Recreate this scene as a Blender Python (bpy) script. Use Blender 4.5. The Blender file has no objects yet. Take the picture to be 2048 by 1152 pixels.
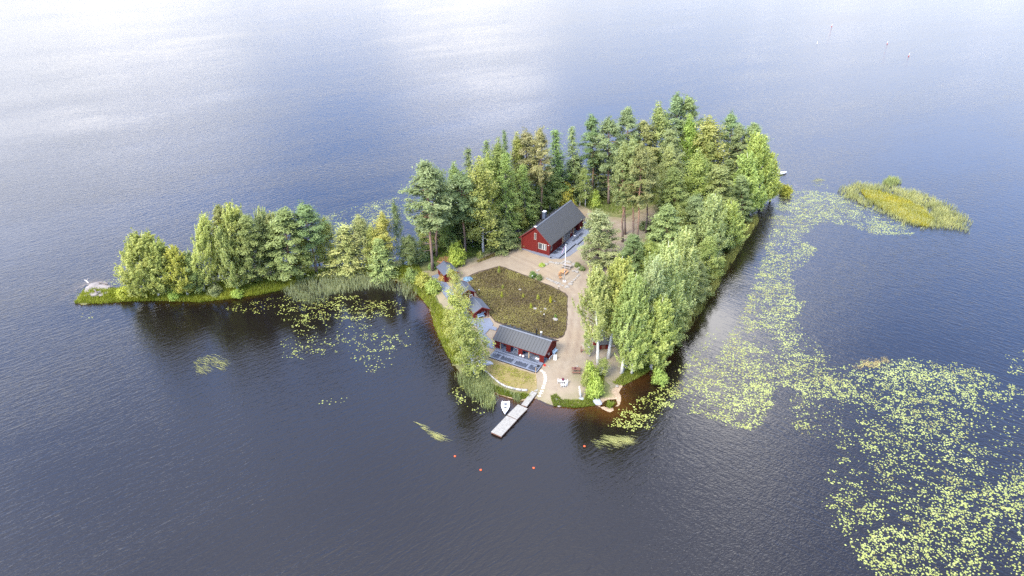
import bpy, bmesh, math, random
import numpy as np
from mathutils import Vector, Matrix
from mathutils.geometry import delaunay_2d_cdt

S = bpy.context.scene
COL = S.collection
R = math.radians
rng = np.random.default_rng(7)
random.seed(7)

# ------------------------------------------------------------------ camera
H, PITCH, FPX = 80.0, R(30.5), 1420.0
cam_d = bpy.data.cameras.new('camera')
cam_d.sensor_width = 36.0
cam_d.lens = 36.0 * FPX / 2048.0
cam_d.clip_start = 1.0
cam_d.clip_end = 12000.0
cam = bpy.data.objects.new('camera', cam_d)
cam.location = (0, 0, H)
cam.rotation_euler = (math.pi / 2 - PITCH, 0, 0)
COL.objects.link(cam)
S.camera = cam

# ------------------------------------------------------------------ exposure / render
S.view_settings.view_transform = 'Standard'
S.view_settings.look = 'None'
S.view_settings.gamma = 1.0
S.view_settings.use_curve_mapping = False
S.view_settings.exposure = 1.5
S.render.engine = 'CYCLES'
S.cycles.use_denoising = False
S.cycles.max_bounces = 8
S.cycles.diffuse_bounces = 5
S.cycles.glossy_bounces = 3
S.cycles.transmission_bounces = 4
S.cycles.transparent_max_bounces = 8
S.cycles.caustics_reflective = False
S.cycles.caustics_refractive = False
S.cycles.sample_clamp_indirect = 8.0

SUN_EL, SUN_AZ = R(43), R(228)      # azimuth: direction the light comes FROM, measured from +X anticlockwise


def ground_px(px, py, z=0.0):
    """point of the plane at height z that the survey picture shows at this place"""
    u = (px - 1024) / FPX
    v = (py - 576) / FPX
    t = (H - z) / (math.sin(PITCH) + v * math.cos(PITCH))
    return Vector((u * t, (math.cos(PITCH) - v * math.sin(PITCH)) * t, z))


def G2(px, py, z=0.0):
    p = ground_px(px, py, z)
    return (p.x, p.y)


# ------------------------------------------------------------------ node helpers
def nd(nt, typ, **kw):
    n = nt.nodes.new(typ)
    for k, v in kw.items():
        setattr(n, k, v)
    return n


def lk(nt, a, b):
    nt.links.new(a, b)


def math_n(nt, op, a, b=None, clamp=False):
    n = nd(nt, 'ShaderNodeMath', operation=op)
    n.use_clamp = clamp
    for i, x in enumerate((a, b)):
        if x is None:
            continue
        if isinstance(x, (int, float)):
            n.inputs[i].default_value = x
        else:
            lk(nt, x, n.inputs[i])
    return n.outputs[0]


def mixc(nt, fac, a, b, mode='MIX'):
    n = nd(nt, 'ShaderNodeMix', data_type='RGBA', blend_type=mode)
    for sock, x in ((n.inputs[0], fac), (n.inputs[6], a), (n.inputs[7], b)):
        if isinstance(x, (int, float)):
            sock.default_value = x
        elif isinstance(x, tuple):
            sock.default_value = (x[0], x[1], x[2], 1)
        else:
            lk(nt, x, sock)
    return n.outputs[2]


def ramp(nt, fac, stops):
    n = nd(nt, 'ShaderNodeValToRGB')
    el = n.color_ramp.elements
    while len(el) < len(stops):
        el.new(0.5)
    for e, (p, c) in zip(el, stops):
        e.position = p
        e.color = (c[0], c[1], c[2], 1) if isinstance(c, tuple) else (c, c, c, 1)
    lk(nt, fac, n.inputs[0])
    return n.outputs[0]


def noise(nt, vec, scale, detail=3.0, rough=0.55, dist=0.0):
    n = nd(nt, 'ShaderNodeTexNoise')
    n.inputs['Scale'].default_value = scale
    n.inputs['Detail'].default_value = detail
    n.inputs['Roughness'].default_value = rough
    n.inputs['Distortion'].default_value = dist
    if vec is not None:
        lk(nt, vec, n.inputs['Vector'])
    return n.outputs[0]


def mapping(nt, vec, scale=(1, 1, 1), rot=(0, 0, 0), loc=(0, 0, 0)):
    n = nd(nt, 'ShaderNodeMapping')
    n.inputs['Scale'].default_value = scale
    n.inputs['Rotation'].default_value = rot
    n.inputs['Location'].default_value = loc
    lk(nt, vec, n.inputs['Vector'])
    return n.outputs[0]


# ------------------------------------------------------------------ world
def make_world():
    w = bpy.data.worlds.new('World')
    S.world = w
    w.use_nodes = True
    nt = w.node_tree
    nt.nodes.clear()
    out = nd(nt, 'ShaderNodeOutputWorld')
    bg = nd(nt, 'ShaderNodeBackground')
    bg.inputs['Strength'].default_value = 0.125
    lk(nt, bg.outputs[0], out.inputs[0])
    sky = nd(nt, 'ShaderNodeTexSky', sky_type='NISHITA')
    sky.sun_disc = False
    sky.sun_elevation = SUN_EL
    sky.sun_rotation = math.pi / 2 - SUN_AZ
    sky.air_density = 1.0
    sky.dust_density = 0.4
    sky.ozone_density = 2.5
    tc = nd(nt, 'ShaderNodeTexCoord')
    sp = nd(nt, 'ShaderNodeSeparateXYZ')
    lk(nt, tc.outputs['Generated'], sp.inputs[0])
    z = math_n(nt, 'MAXIMUM', sp.outputs[2], 0.05)
    cx = math_n(nt, 'DIVIDE', sp.outputs[0], z)
    cy = math_n(nt, 'DIVIDE', sp.outputs[1], z)
    cmb = nd(nt, 'ShaderNodeCombineXYZ')
    lk(nt, cx, cmb.inputs[0])
    lk(nt, cy, cmb.inputs[1])
    plane = cmb.outputs[0]
    # the cloud layer, in units of its own height above the lake
    wn = nd(nt, 'ShaderNodeTexNoise')
    wn.inputs['Scale'].default_value = 1.6
    wn.inputs['Detail'].default_value = 5
    lk(nt, plane, wn.inputs['Vector'])
    sub = nd(nt, 'ShaderNodeVectorMath', operation='SUBTRACT')
    lk(nt, wn.outputs['Color'], sub.inputs[0])
    sub.inputs[1].default_value = (0.5, 0.5, 0.5)
    sc = nd(nt, 'ShaderNodeVectorMath', operation='SCALE')
    lk(nt, sub.outputs[0], sc.inputs[0])
    sc.inputs[3].default_value = 1.1
    add = nd(nt, 'ShaderNodeVectorMath', operation='ADD')
    lk(nt, plane, add.inputs[0])
    lk(nt, sc.outputs[0], add.inputs[1])
    wp = add.outputs[0]
    n1 = noise(nt, plane, 0.9, 6, 0.6)
    field = math_n(nt, 'MULTIPLY_ADD', n1, 0.9)
    field.node.inputs[2].default_value = CLOUD_BASE
    veil = nd(nt, 'ShaderNodeMapRange', interpolation_type='SMOOTHSTEP')      # the far sky is veiled white
    lk(nt, sp.outputs[2], veil.inputs[0])
    veil.inputs[1].default_value = 0.12
    veil.inputs[2].default_value = 0.36
    veil.inputs[3].default_value = 0.50
    veil.inputs[4].default_value = 0.0
    field = math_n(nt, 'ADD', field, veil.outputs[0])
    for (x, y, rx, ry, amp) in CLOUDS:
        d = nd(nt, 'ShaderNodeVectorMath', operation='SUBTRACT')
        lk(nt, wp, d.inputs[0])
        d.inputs[1].default_value = (x, y, 0)
        m = nd(nt, 'ShaderNodeVectorMath', operation='MULTIPLY')
        lk(nt, d.outputs[0], m.inputs[0])
        m.inputs[1].default_value = (1 / rx, 1 / ry, 0)
        ln = nd(nt, 'ShaderNodeVectorMath', operation='LENGTH')
        lk(nt, m.outputs[0], ln.inputs[0])
        mr = nd(nt, 'ShaderNodeMapRange', interpolation_type='SMOOTHSTEP')
        lk(nt, ln.outputs['Value'], mr.inputs[0])
        mr.inputs[1].default_value = 0.25
        mr.inputs[2].default_value = 1.15
        mr.inputs[3].default_value = amp
        mr.inputs[4].default_value = 0.0
        field = math_n(nt, 'ADD', field, mr.outputs[0])
    fac = nd(nt, 'ShaderNodeMapRange')
    lk(nt, field, fac.inputs[0])
    fac.inputs[1].default_value = 0.25
    fac.inputs[2].default_value = 1.0
    # thick cloud is brighter than its thin edges
    ccol = ramp(nt, fac.outputs[0], [(0.0, tuple(c * 11.0 for c in (1.0, 0.985, 0.99))), (1.0, tuple(c * 23 for c in (1.0, 0.985, 1.0)))])
    skyc = mixc(nt, 1.0, sky.outputs[0], (1.80, 2.08, 2.72), 'MULTIPLY')
    col = mixc(nt, fac.outputs[0], skyc, ccol)
    # the air thickens and dims towards the horizon
    col = mixc(nt, 1.0, col, ramp(nt, sp.outputs[2], [(0.0, 0.25), (0.14, 0.26), (0.25, 0.56), (0.38, 1.0), (0.6, 1.0)]), 'MULTIPLY')
    lk(nt, col, bg.inputs['Color'])
    w.cycles.sampling_method = 'MANUAL'
    w.cycles.sample_map_resolution = 512


CLOUD_BASE = -0.12
# x, y (metres from the camera's foot per metre of height), radii, amount
CLOUDS = [
    (-2.45, 3.6, 1.3, 1.2, 0.52),
    (-1.60, 3.18, 0.46, 0.46, 1.0),
    (-1.5, 6.2, 2.6, 1.6, 0.45),
    (-0.42, 4.5, 0.6, 0.9, 0.75),
    (-0.14, 3.55, 0.42, 0.5, 0.72),
    (-1.9, 2.1, 0.8, 0.7, 0.36),
    (0.50, 1.50, 0.28, 0.50, 0.85),
    (0.79, 1.13, 0.10, 0.12, 0.45),
    (-1.03, 2.5, 0.16, 0.1, 0.3),
    (-0.72, 2.85, 0.75, 0.75, -0.55),
    (-0.88, 3.35, 0.42, 0.75, -0.50),
    (1.25, 2.2, 0.5, 0.5, 0.12),
    (0.60, 1.06, 0.2, 0.2, -0.45),
    (-0.3, 0.95, 1.2, 0.6, 0.16),
    (0.0, -0.1, 0.85, 0.85, 0.55),
]
make_world()

sun_d = bpy.data.lights.new('sun', 'SUN')
sun_d.energy = 2.8
sun_d.angle = R(20)
sun_d.color = (1.0, 0.92, 0.79)
sun = bpy.data.objects.new('sun', sun_d)
sv = Vector((math.cos(SUN_AZ) * math.cos(SUN_EL), math.sin(SUN_AZ) * math.cos(SUN_EL), math.sin(SUN_EL)))
sun.rotation_euler = sv.to_track_quat('Z', 'Y').to_euler()
sun.location = (0, 0, 200)
COL.objects.link(sun)


# ------------------------------------------------------------------ object helpers
def tag(o, label=None, cat=None, group=None, kind=None):
    if label:
        o['label'] = label
    if cat:
        o['category'] = cat
    if group:
        o['group'] = group
    if kind:
        o['kind'] = kind
    return o


def put(name, mesh, mat=None, parent=None, label=None, cat=None, group=None, kind=None, loc=None, rotz=None):
    o = bpy.data.objects.new(name, mesh)
    if mat is not None and len(mesh.materials) == 0:
        mesh.materials.append(mat)
    COL.objects.link(o)
    if parent is not None:
        o.parent = parent
    if loc is not None:
        o.location = loc
    if rotz is not None:
        o.rotation_euler = (0, 0, rotz)
    return tag(o, label, cat, group, kind)


def empty(name, loc=(0, 0, 0), rotz=0.0, label=None, cat=None, group=None):
    o = bpy.data.objects.new(name, None)
    o.empty_display_size = 0.3
    COL.objects.link(o)
    o.location = loc
    o.rotation_euler = (0, 0, rotz)
    return tag(o, label, cat, group)


def copy_tree(src, label=None, loc=None, rotz=None):
    c = src.copy()
    COL.objects.link(c)
    if label:
        c['label'] = label
    if loc is not None:
        c.location = loc
    if rotz is not None:
        c.rotation_euler = (0, 0, rotz)
    for ch in list(src.children):
        k = ch.copy()
        COL.objects.link(k)
        k.parent = c
        for g in list(ch.children):
            q = g.copy()
            COL.objects.link(q)
            q.parent = k
    return c


def mesh_np(name, verts, faces, attrs=None, smooth=False, mat_idx=None):
    verts = np.asarray(verts, dtype=np.float32)
    faces = np.asarray(faces, dtype=np.int32)
    m = bpy.data.meshes.new(name)
    k = faces.shape[1]
    m.vertices.add(len(verts))
    m.vertices.foreach_set('co', verts.ravel())
    m.loops.add(faces.size)
    m.loops.foreach_set('vertex_index', faces.ravel())
    m.polygons.add(len(faces))
    m.polygons.foreach_set('loop_start', np.arange(len(faces), dtype=np.int32) * k)
    m.polygons.foreach_set('loop_total', np.full(len(faces), k, dtype=np.int32))
    if smooth:
        m.polygons.foreach_set('use_smooth', np.ones(len(faces), dtype=bool))
    if mat_idx is not None:
        m.polygons.foreach_set('material_index', np.asarray(mat_idx, dtype=np.int32))
    m.update(calc_edges=True)
    for an, av in (attrs or {}).items():
        a = m.attributes.new(an, 'FLOAT', 'POINT')
        a.data.foreach_set('value', np.asarray(av, dtype=np.float32))
    m.validate()
    return m


class MB:
    """collects boxes, bars, tubes and blobs of one part, and makes one mesh of them"""

    def __init__(self):
        self.v = []
        self.f = []

    def add(self, vs, fs):
        o = len(self.v)
        self.v += [tuple(p) for p in vs]
        self.f += [tuple(i + o for i in q) for q in fs]
        return self

    def box(self, x0, x1, y0, y1, z0, z1, M=None):
        vs = [Vector((x, y, z)) for x in (x0, x1) for y in (y0, y1) for z in (z0, z1)]
        if M is not None:
            vs = [M @ p for p in vs]
        return self.add(vs, [(0, 1, 3, 2), (4, 6, 7, 5), (0, 4, 5, 1), (2, 3, 7, 6), (0, 2, 6, 4), (1, 5, 7, 3)])

    def bar(self, a, b, w, h):
        a = Vector(a)
        b = Vector(b)
        d = (b - a).normalized()
        up = Vector((0, 0, 1)) if abs(d.z) < 0.95 else Vector((1, 0, 0))
        s = d.cross(up).normalized() * (w / 2)
        t = s.cross(d).normalized() * (h / 2)
        vs = [a - s - t, a + s - t, a + s + t, a - s + t, b - s - t, b + s - t, b + s + t, b - s + t]
        return self.add(vs, [(0, 3, 2, 1), (4, 5, 6, 7), (0, 1, 5, 4), (1, 2, 6, 5), (2, 3, 7, 6), (3, 0, 4, 7)])

    def tube(self, pts, rad, n=8, cap=True):
        pts = [Vector(p) for p in pts]
        if isinstance(rad, (int, float)):
            rad = [rad] * len(pts)
        o = len(self.v)
        for i, p in enumerate(pts):
            d = (pts[min(i + 1, len(pts) - 1)] - pts[max(i - 1, 0)]).normalized()
            a = d.orthogonal().normalized() if abs(d.z) < 0.9 else Vector((1, 0, 0)) - d * d.x
            a.normalize()
            b = d.cross(a)
            for k in range(n):
                t = 2 * math.pi * k / n
                self.v.append(tuple(p + (a * math.cos(t) + b * math.sin(t)) * rad[i]))
        for i in range(len(pts) - 1):
            for k in range(n):
                k2 = (k + 1) % n
                self.f.append((o + i * n + k, o + i * n + k2, o + (i + 1) * n + k2, o + (i + 1) * n + k))
        if cap:
            self.f.append(tuple(o + k for k in reversed(range(n))))
            self.f.append(tuple(o + (len(pts) - 1) * n + k for k in range(n)))
        return self

    def prism(self, poly, z0, z1):
        n = len(poly)
        vs = [(x, y, z0) for x, y in poly] + [(x, y, z1) for x, y in poly]
        fs = [tuple(reversed(range(n))), tuple(range(n, 2 * n))]
        fs += [(i, (i + 1) % n, n + (i + 1) % n, n + i) for i in range(n)]
        return self.add(vs, fs)

    def mesh(self, name, smooth=False):
        m = bpy.data.meshes.new(name)
        m.from_pydata(self.v, [], self.f)
        m.validate()
        bm = bmesh.new()
        bm.from_mesh(m)
        bmesh.ops.recalc_face_normals(bm, faces=bm.faces)
        bm.to_mesh(m)
        bm.free()
        if smooth:
            m.polygons.foreach_set('use_smooth', np.ones(len(m.polygons), dtype=bool))
        return m

    def part(self, name, mat, parent=None, smooth=False, **kw):
        return put(name, self.mesh(name, smooth), mat, parent, **kw)


# ------------------------------------------------------------------ materials
MATS = {}


def base_mat(name):
    m = bpy.data.materials.new(name)
    m.use_nodes = True
    nt = m.node_tree
    p = nt.nodes['Principled BSDF']
    MATS[name] = m
    return m, nt, p


def simple(name, col, rough=0.7, metal=0.0, var=0.18, scale=3.0, bump=0.0, bscale=20.0, spec=0.4):
    col = tuple(0.76 * q for q in col)
    m, nt, p = base_mat(name)
    tc = nd(nt, 'ShaderNodeTexCoord')
    n = noise(nt, tc.outputs['Object'], scale, 4, 0.6)
    c = mixc(nt, n, tuple(max(0, x * (1 - var)) for x in col), tuple(min(1, x * (1 + var)) for x in col))
    lk(nt, c, p.inputs['Base Color'])
    p.inputs['Roughness'].default_value = rough
    p.inputs['Metallic'].default_value = metal
    p.inputs['Specular IOR Level'].default_value = spec
    if bump:
        b = nd(nt, 'ShaderNodeBump')
        b.inputs['Strength'].default_value = bump
        b.inputs['Distance'].default_value = 0.05
        lk(nt, noise(nt, tc.outputs['Object'], bscale, 4), b.inputs['Height'])
        lk(nt, b.outputs[0], p.inputs['Normal'])
    return m


def leaf_mat(name, dark, mid, light, trans=0.3, k3=(1.62, 1.55, 1.66)):
    dark, mid, light = [tuple(k * q for k, q in zip(c, k3)) for c in (dark, mid, light)]
    m = bpy.data.materials.new(name)
    m.use_nodes = True
    nt = m.node_tree
    nt.nodes.clear()
    out = nd(nt, 'ShaderNodeOutputMaterial')
    at = nd(nt, 'ShaderNodeAttribute', attribute_name='tint')
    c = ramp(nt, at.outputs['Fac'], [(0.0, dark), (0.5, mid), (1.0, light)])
    oi = nd(nt, 'ShaderNodeObjectInfo')
    c = mixc(nt, 1.0, c, oi.outputs['Color'], 'MULTIPLY')
    pr = nd(nt, 'ShaderNodeBsdfPrincipled')
    pr.inputs['Roughness'].default_value = 0.6
    pr.inputs['Specular IOR Level'].default_value = 0.25
    lk(nt, c, pr.inputs['Base Color'])
    tr = nd(nt, 'ShaderNodeBsdfTranslucent')
    lk(nt, mixc(nt, 1.0, c, (1.25, 1.2, 0.6), 'MULTIPLY'), tr.inputs['Color'])
    mx = nd(nt, 'ShaderNodeMixShader')
    mx.inputs[0].default_value = trans
    lk(nt, pr.outputs[0], mx.inputs[1])
    lk(nt, tr.outputs[0], mx.inputs[2])
    lk(nt, mx.outputs[0], out.inputs[0])
    return m


M_PINE = leaf_mat('pine_needles', (0.075, 0.092, 0.030), (0.132, 0.158, 0.058), (0.19, 0.212, 0.088), 0.38, (1.40, 1.48, 1.55))
M_SPRUCE = leaf_mat('spruce_needles', (0.045, 0.065, 0.022), (0.08, 0.108, 0.038), (0.13, 0.155, 0.06), 0.25, (1.75, 1.62, 1.6))
M_ASPEN = leaf_mat('aspen_leaves', (0.105, 0.145, 0.032), (0.18, 0.225, 0.060), (0.28, 0.32, 0.10), 0.5, (1.56, 1.46, 1.95))
M_BIRCH = leaf_mat('birch_leaves', (0.085, 0.115, 0.030), (0.15, 0.185, 0.056), (0.235, 0.26, 0.09), 0.5)
M_GRASS = leaf_mat('grass_blades', (0.10, 0.14, 0.022), (0.19, 0.235, 0.04), (0.29, 0.32, 0.07), 0.4, (1.0, 1.0, 1.0))
M_REED = leaf_mat('reed_blades', (0.11, 0.12, 0.06), (0.20, 0.215, 0.115), (0.33, 0.33, 0.19), 0.35, (0.95, 0.95, 0.95))
M_PAD = leaf_mat('lily_pad_leaf', (0.16, 0.135, 0.03), (0.235, 0.27, 0.05), (0.325, 0.345, 0.105), 0.1, (1.0, 0.98, 1.0))
for n_ in M_PAD.node_tree.nodes:
    if n_.type == 'BSDF_PRINCIPLED':
        n_.inputs['Roughness'].default_value = 0.4
        n_.inputs['Specular IOR Level'].default_value = 0.55
M_COVER = leaf_mat('ground_cover_leaf', (0.035, 0.025, 0.015), (0.070, 0.058, 0.026), (0.13, 0.125, 0.045), 0.15, (0.95, 0.95, 0.75))


def bark(name, low, high, z0, z1, speck=0.0):
    m, nt, p = base_mat(name)
    tc = nd(nt, 'ShaderNodeTexCoord')
    sp = nd(nt, 'ShaderNodeSeparateXYZ')
    lk(nt, tc.outputs['Object'], sp.inputs[0])
    mr = nd(nt, 'ShaderNodeMapRange')
    lk(nt, sp.outputs[2], mr.inputs[0])
    mr.inputs[1].default_value = z0
    mr.inputs[2].default_value = z1
    c = mixc(nt, mr.outputs[0], low, high)
    n = noise(nt, mapping(nt, tc.outputs['Object'], (4, 4, 1.2)), 1.0, 5, 0.7)
    c = mixc(nt, 1.0, c, ramp(nt, n, [(0.3, 0.6), (0.7, 1.2)]), 'MULTIPLY')
    if speck:
        n2 = noise(nt, mapping(nt, tc.outputs['Object'], (2, 2, 6)), 1.0, 3, 0.6)
        c = mixc(nt, ramp(nt, n2, [(0.58, 0.0), (0.66, speck)]), c, (0.05, 0.045, 0.04))
    lk(nt, c, p.inputs['Base Color'])
    p.inputs['Roughness'].default_value = 0.85
    return m


M_PINE_BARK = bark('pine_bark', (0.13, 0.095, 0.075), (0.34, 0.185, 0.10), 3.0, 9.0)
M_DARK_BARK = bark('dark_bark', (0.11, 0.09, 0.075), (0.17, 0.14, 0.11), 0.0, 8.0)
M_BIRCH_BARK = bark('birch_bark', (0.50, 0.48, 0.44), (0.60, 0.57, 0.50), 0.0, 6.0, 0.8)
M_ASPEN_BARK = bark('aspen_bark', (0.55, 0.53, 0.47), (0.50, 0.50, 0.38), 0.0, 8.0, 0.4)


def log_wall(name, col):
    col = tuple(0.68 * q for q in col)
    m, nt, p = base_mat(name)
    tc = nd(nt, 'ShaderNodeTexCoord')
    n = noise(nt, mapping(nt, tc.outputs['Object'], (0.5, 0.5, 6)), 1.5, 4, 0.6)
    c = mixc(nt, n, tuple(x * 0.78 for x in col), tuple(x * 1.2 for x in col))
    lk(nt, c, p.inputs['Base Color'])
    p.inputs['Roughness'].default_value = 0.75
    p.inputs['Specular IOR Level'].default_value = 0.2
    sp = nd(nt, 'ShaderNodeSeparateXYZ')
    lk(nt, tc.outputs['Object'], sp.inputs[0])
    w = math_n(nt, 'SINE', math_n(nt, 'MULTIPLY', sp.outputs[2], 2 * math.pi / 0.2))
    b = nd(nt, 'ShaderNodeBump')
    b.inputs['Strength'].default_value = 0.6
    b.inputs['Distance'].default_value = 0.03
    lk(nt, math_n(nt, 'ABSOLUTE', w), b.inputs['Height'])
    lk(nt, b.outputs[0], p.inputs['Normal'])
    return m


M_RED = log_wall('red_log', (0.150, 0.0125, 0.008))
M_REDTRIM = simple('red_trim', (0.135, 0.012, 0.008), 0.7)
M_ROOF = simple('roof_metal', (0.066, 0.068, 0.067), 0.6, 0.0, 0.12, 0.8, spec=0.3)
M_RIDGE = simple('ridge_metal', (0.11, 0.12, 0.135), 0.5, 0.0, 0.35, 2.5, spec=0.5)
M_FELT = simple('roof_felt', (0.075, 0.086, 0.105), 0.8, 0.0, 0.16, 2.0)
M_DECK = simple('grey_deck', (0.145, 0.165, 0.205), 0.6, 0.0, 0.16, 1.5)
M_DECKWET = simple('wet_deck', (0.035, 0.042, 0.056), 0.35, 0.0, 0.25, 1.2)
M_DOCK = simple('silvered_planks', (0.27, 0.255, 0.22), 0.8, 0.0, 0.38, 2.2)
M_WHITE = simple('white_paint', (0.66, 0.66, 0.64), 0.5, 0.0, 0.05)
M_CREAM = simple('cream_frame', (0.42, 0.38, 0.30), 0.6, 0.0, 0.08)
M_PALEWOOD = simple('pale_wood', (0.48, 0.33, 0.17), 0.7, 0.0, 0.15)
M_ORANGEWOOD = simple('orange_wood', (0.42, 0.215, 0.085), 0.65, 0.0, 0.2, 6)
M_BROWNWOOD = simple('brown_wood', (0.16, 0.075, 0.045), 0.7, 0.0, 0.2, 6)
M_GREYWOOD = simple('grey_wood', (0.27, 0.235, 0.20), 0.8, 0.0, 0.2, 5)
M_BLACK = simple('black_metal', (0.02, 0.02, 0.024), 0.5, 0.3, 0.1)
M_SILVER = simple('flue_steel', (0.42, 0.44, 0.47), 0.35, 0.7, 0.1)
M_CHIM = simple('chimney_sheet', (0.085, 0.105, 0.14), 0.5, 0.1, 0.1)
M_STONE = simple('pale_stone', (0.24, 0.22, 0.185), 0.85, 0.0, 0.3, 3, 0.5, 12)
M_GREYSTONE = simple('grey_stone', (0.32, 0.33, 0.34), 0.85, 0.0, 0.25, 3, 0.5, 12)
M_SLAB = simple('paving_slab', (0.50, 0.45, 0.36), 0.85, 0.0, 0.1, 4)
M_BOAT = simple('boat_gelcoat', (0.80, 0.80, 0.80), 0.35, 0.0, 0.04)
M_BOATIN = simple('boat_inside', (0.11, 0.12, 0.135), 0.5, 0.0, 0.1)
M_ORANGE = simple('orange_plastic', (0.75, 0.10, 0.02), 0.4, 0.0, 0.1)
M_REDP = simple('red_plastic', (0.55, 0.04, 0.03), 0.4, 0.0, 0.1)
M_MAROON = simple('maroon_cloth', (0.10, 0.012, 0.025), 0.8, 0.0, 0.2)
M_PINK = simple('pinkish_cloth', (0.62, 0.47, 0.48), 0.8, 0.0, 0.2)
M_PALEBLUE = simple('pale_blue_paint', (0.45, 0.58, 0.66), 0.6, 0.0, 0.1)
M_TARP = simple('blue_grey_tarp', (0.10, 0.17, 0.22), 0.5, 0.0, 0.4, 4)
M_DRIFT = simple('bleached_wood', (0.52, 0.46, 0.40), 0.85, 0.0, 0.25, 4)
M_LOG = simple('silvered_log', (0.36, 0.34, 0.31), 0.85, 0.0, 0.22, 4, 0.4, 10)
M_BLUE = simple('flag_blue', (0.08, 0.10, 0.36), 0.8)
M_FLAGRED = simple('flag_red', (0.42, 0.05, 0.10), 0.8)


def glass():
    m, nt, p = base_mat('window_glass')
    p.inputs['Base Color'].default_value = (0.05, 0.055, 0.06, 1)
    p.inputs['Roughness'].default_value = 0.08
    p.inputs['Specular IOR Level'].default_value = 0.8
    return m


M_GLASS = glass()
M_CURTAIN = simple('pale_curtain', (0.42, 0.40, 0.36), 0.9, 0, 0.1)


def ground_mat(name, stops, scale, fine, tracks=None, bumpd=0.04, coarse_mix=0.6):
    stops = [(q, tuple(0.80 * k for k in c)) for q, c in stops]
    tracks = tuple(0.85 * k for k in tracks) if tracks else None
    m, nt, p = base_mat(name)
    tc = nd(nt, 'ShaderNodeTexCoord')
    a = noise(nt, tc.outputs['Object'], scale, 6, 0.62, 0.4)
    b = noise(nt, tc.outputs['Object'], fine, 4, 0.7)
    f = math_n(nt, 'ADD', math_n(nt, 'MULTIPLY', a, coarse_mix), math_n(nt, 'MULTIPLY', b, 1 - coarse_mix))
    c = ramp(nt, f, stops)
    if tracks is not None:
        n3 = noise(nt, tc.outputs['Object'], 0.10, 3, 0.5)
        c = mixc(nt, ramp(nt, n3, [(0.45, 0.0), (0.65, 0.65)]), c, tracks)
    if name == 'gravel':
        ta = nd(nt, 'ShaderNodeAttribute', attribute_name='track')
        c = mixc(nt, math_n(nt, 'MULTIPLY', ta.outputs['Fac'], 0.55), c, (0.125, 0.088, 0.062))
        wa = nd(nt, 'ShaderNodeAttribute', attribute_name='weedy')
        wf = math_n(nt, 'MULTIPLY', wa.outputs['Fac'], ramp(nt, b, [(0.40, 0.0), (0.58, 1.0)]))
        c = mixc(nt, wf, c, (0.10, 0.105, 0.035))
        sp3 = noise(nt, tc.outputs['Object'], 1.3, 3, 0.7)
        c = mixc(nt, ramp(nt, sp3, [(0.62, 0.0), (0.72, 0.5)]), c, (0.13, 0.095, 0.07))
    lk(nt, c, p.inputs['Base Color'])
    p.inputs['Roughness'].default_value = 0.95
    p.inputs['Specular IOR Level'].default_value = 0.1
    bp = nd(nt, 'ShaderNodeBump')
    bp.inputs['Strength'].default_value = 0.7
    bp.inputs['Distance'].default_value = bumpd
    lk(nt, b, bp.inputs['Height'])
    lk(nt, bp.outputs[0], p.inputs['Normal'])
    return m


M_GRAVEL = ground_mat('gravel', [(0.3, (0.190, 0.150, 0.106)), (0.5, (0.238, 0.194, 0.138)), (0.7, (0.285, 0.238, 0.172))], 0.35, 5.0, (0.255, 0.195, 0.125))
M_GREYGRAVEL = ground_mat('grey_gravel', [(0.3, (0.12, 0.13, 0.155)), (0.7, (0.17, 0.18, 0.205))], 0.6, 6.0)
M_SOIL = ground_mat('bed_soil', [(0.35, (0.045, 0.033, 0.024)), (0.65, (0.095, 0.072, 0.05))], 0.6, 3.0)
M_LAWN = ground_mat('dry_lawn', [(0.3, (0.13, 0.115, 0.035)), (0.5, (0.19, 0.15, 0.06)), (0.7, (0.25, 0.19, 0.10))], 0.45, 3.5)


def forest_floor():
    m, nt, p = base_mat('forest_floor')
    tc = nd(nt, 'ShaderNodeTexCoord')
    a = noise(nt, tc.outputs['Object'], 0.22, 6, 0.65, 0.5)
    b = noise(nt, tc.outputs['Object'], 3.0, 4, 0.7)
    f = math_n(nt, 'ADD', math_n(nt, 'MULTIPLY', a, 0.65), math_n(nt, 'MULTIPLY', b, 0.35))
    c = ramp(nt, f, [(0.32, (0.10, 0.085, 0.055)), (0.48, (0.075, 0.085, 0.03)), (0.60, (0.13, 0.13, 0.05)), (0.72, (0.20, 0.155, 0.11))])
    geo = nd(nt, 'ShaderNodeNewGeometry')
    sp = nd(nt, 'ShaderNodeSeparateXYZ')
    lk(nt, geo.outputs['Position'], sp.inputs[0])
    z = math_n(nt, 'ADD', sp.outputs[2], math_n(nt, 'MULTIPLY', a, 0.3))
    sa = nd(nt, 'ShaderNodeAttribute', attribute_name='sandy')
    beach = math_n(nt, 'MULTIPLY', ramp(nt, z, [(0.30, 1.0), (0.62, 0.0)]), sa.outputs['Fac'])
    sand = ramp(nt, b, [(0.35, (0.20, 0.145, 0.09)), (0.65, (0.33, 0.25, 0.17))])
    c = mixc(nt, beach, c, sand)
    lk(nt, c, p.inputs['Base Color'])
    p.inputs['Roughness'].default_value = 0.95
    p.inputs['Specular IOR Level'].default_value = 0.1
    bp = nd(nt, 'ShaderNodeBump')
    bp.inputs['Distance'].default_value = 0.1
    lk(nt, b, bp.inputs['Height'])
    lk(nt, bp.outputs[0], p.inputs['Normal'])
    return m


M_FLOOR = forest_floor()


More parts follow.
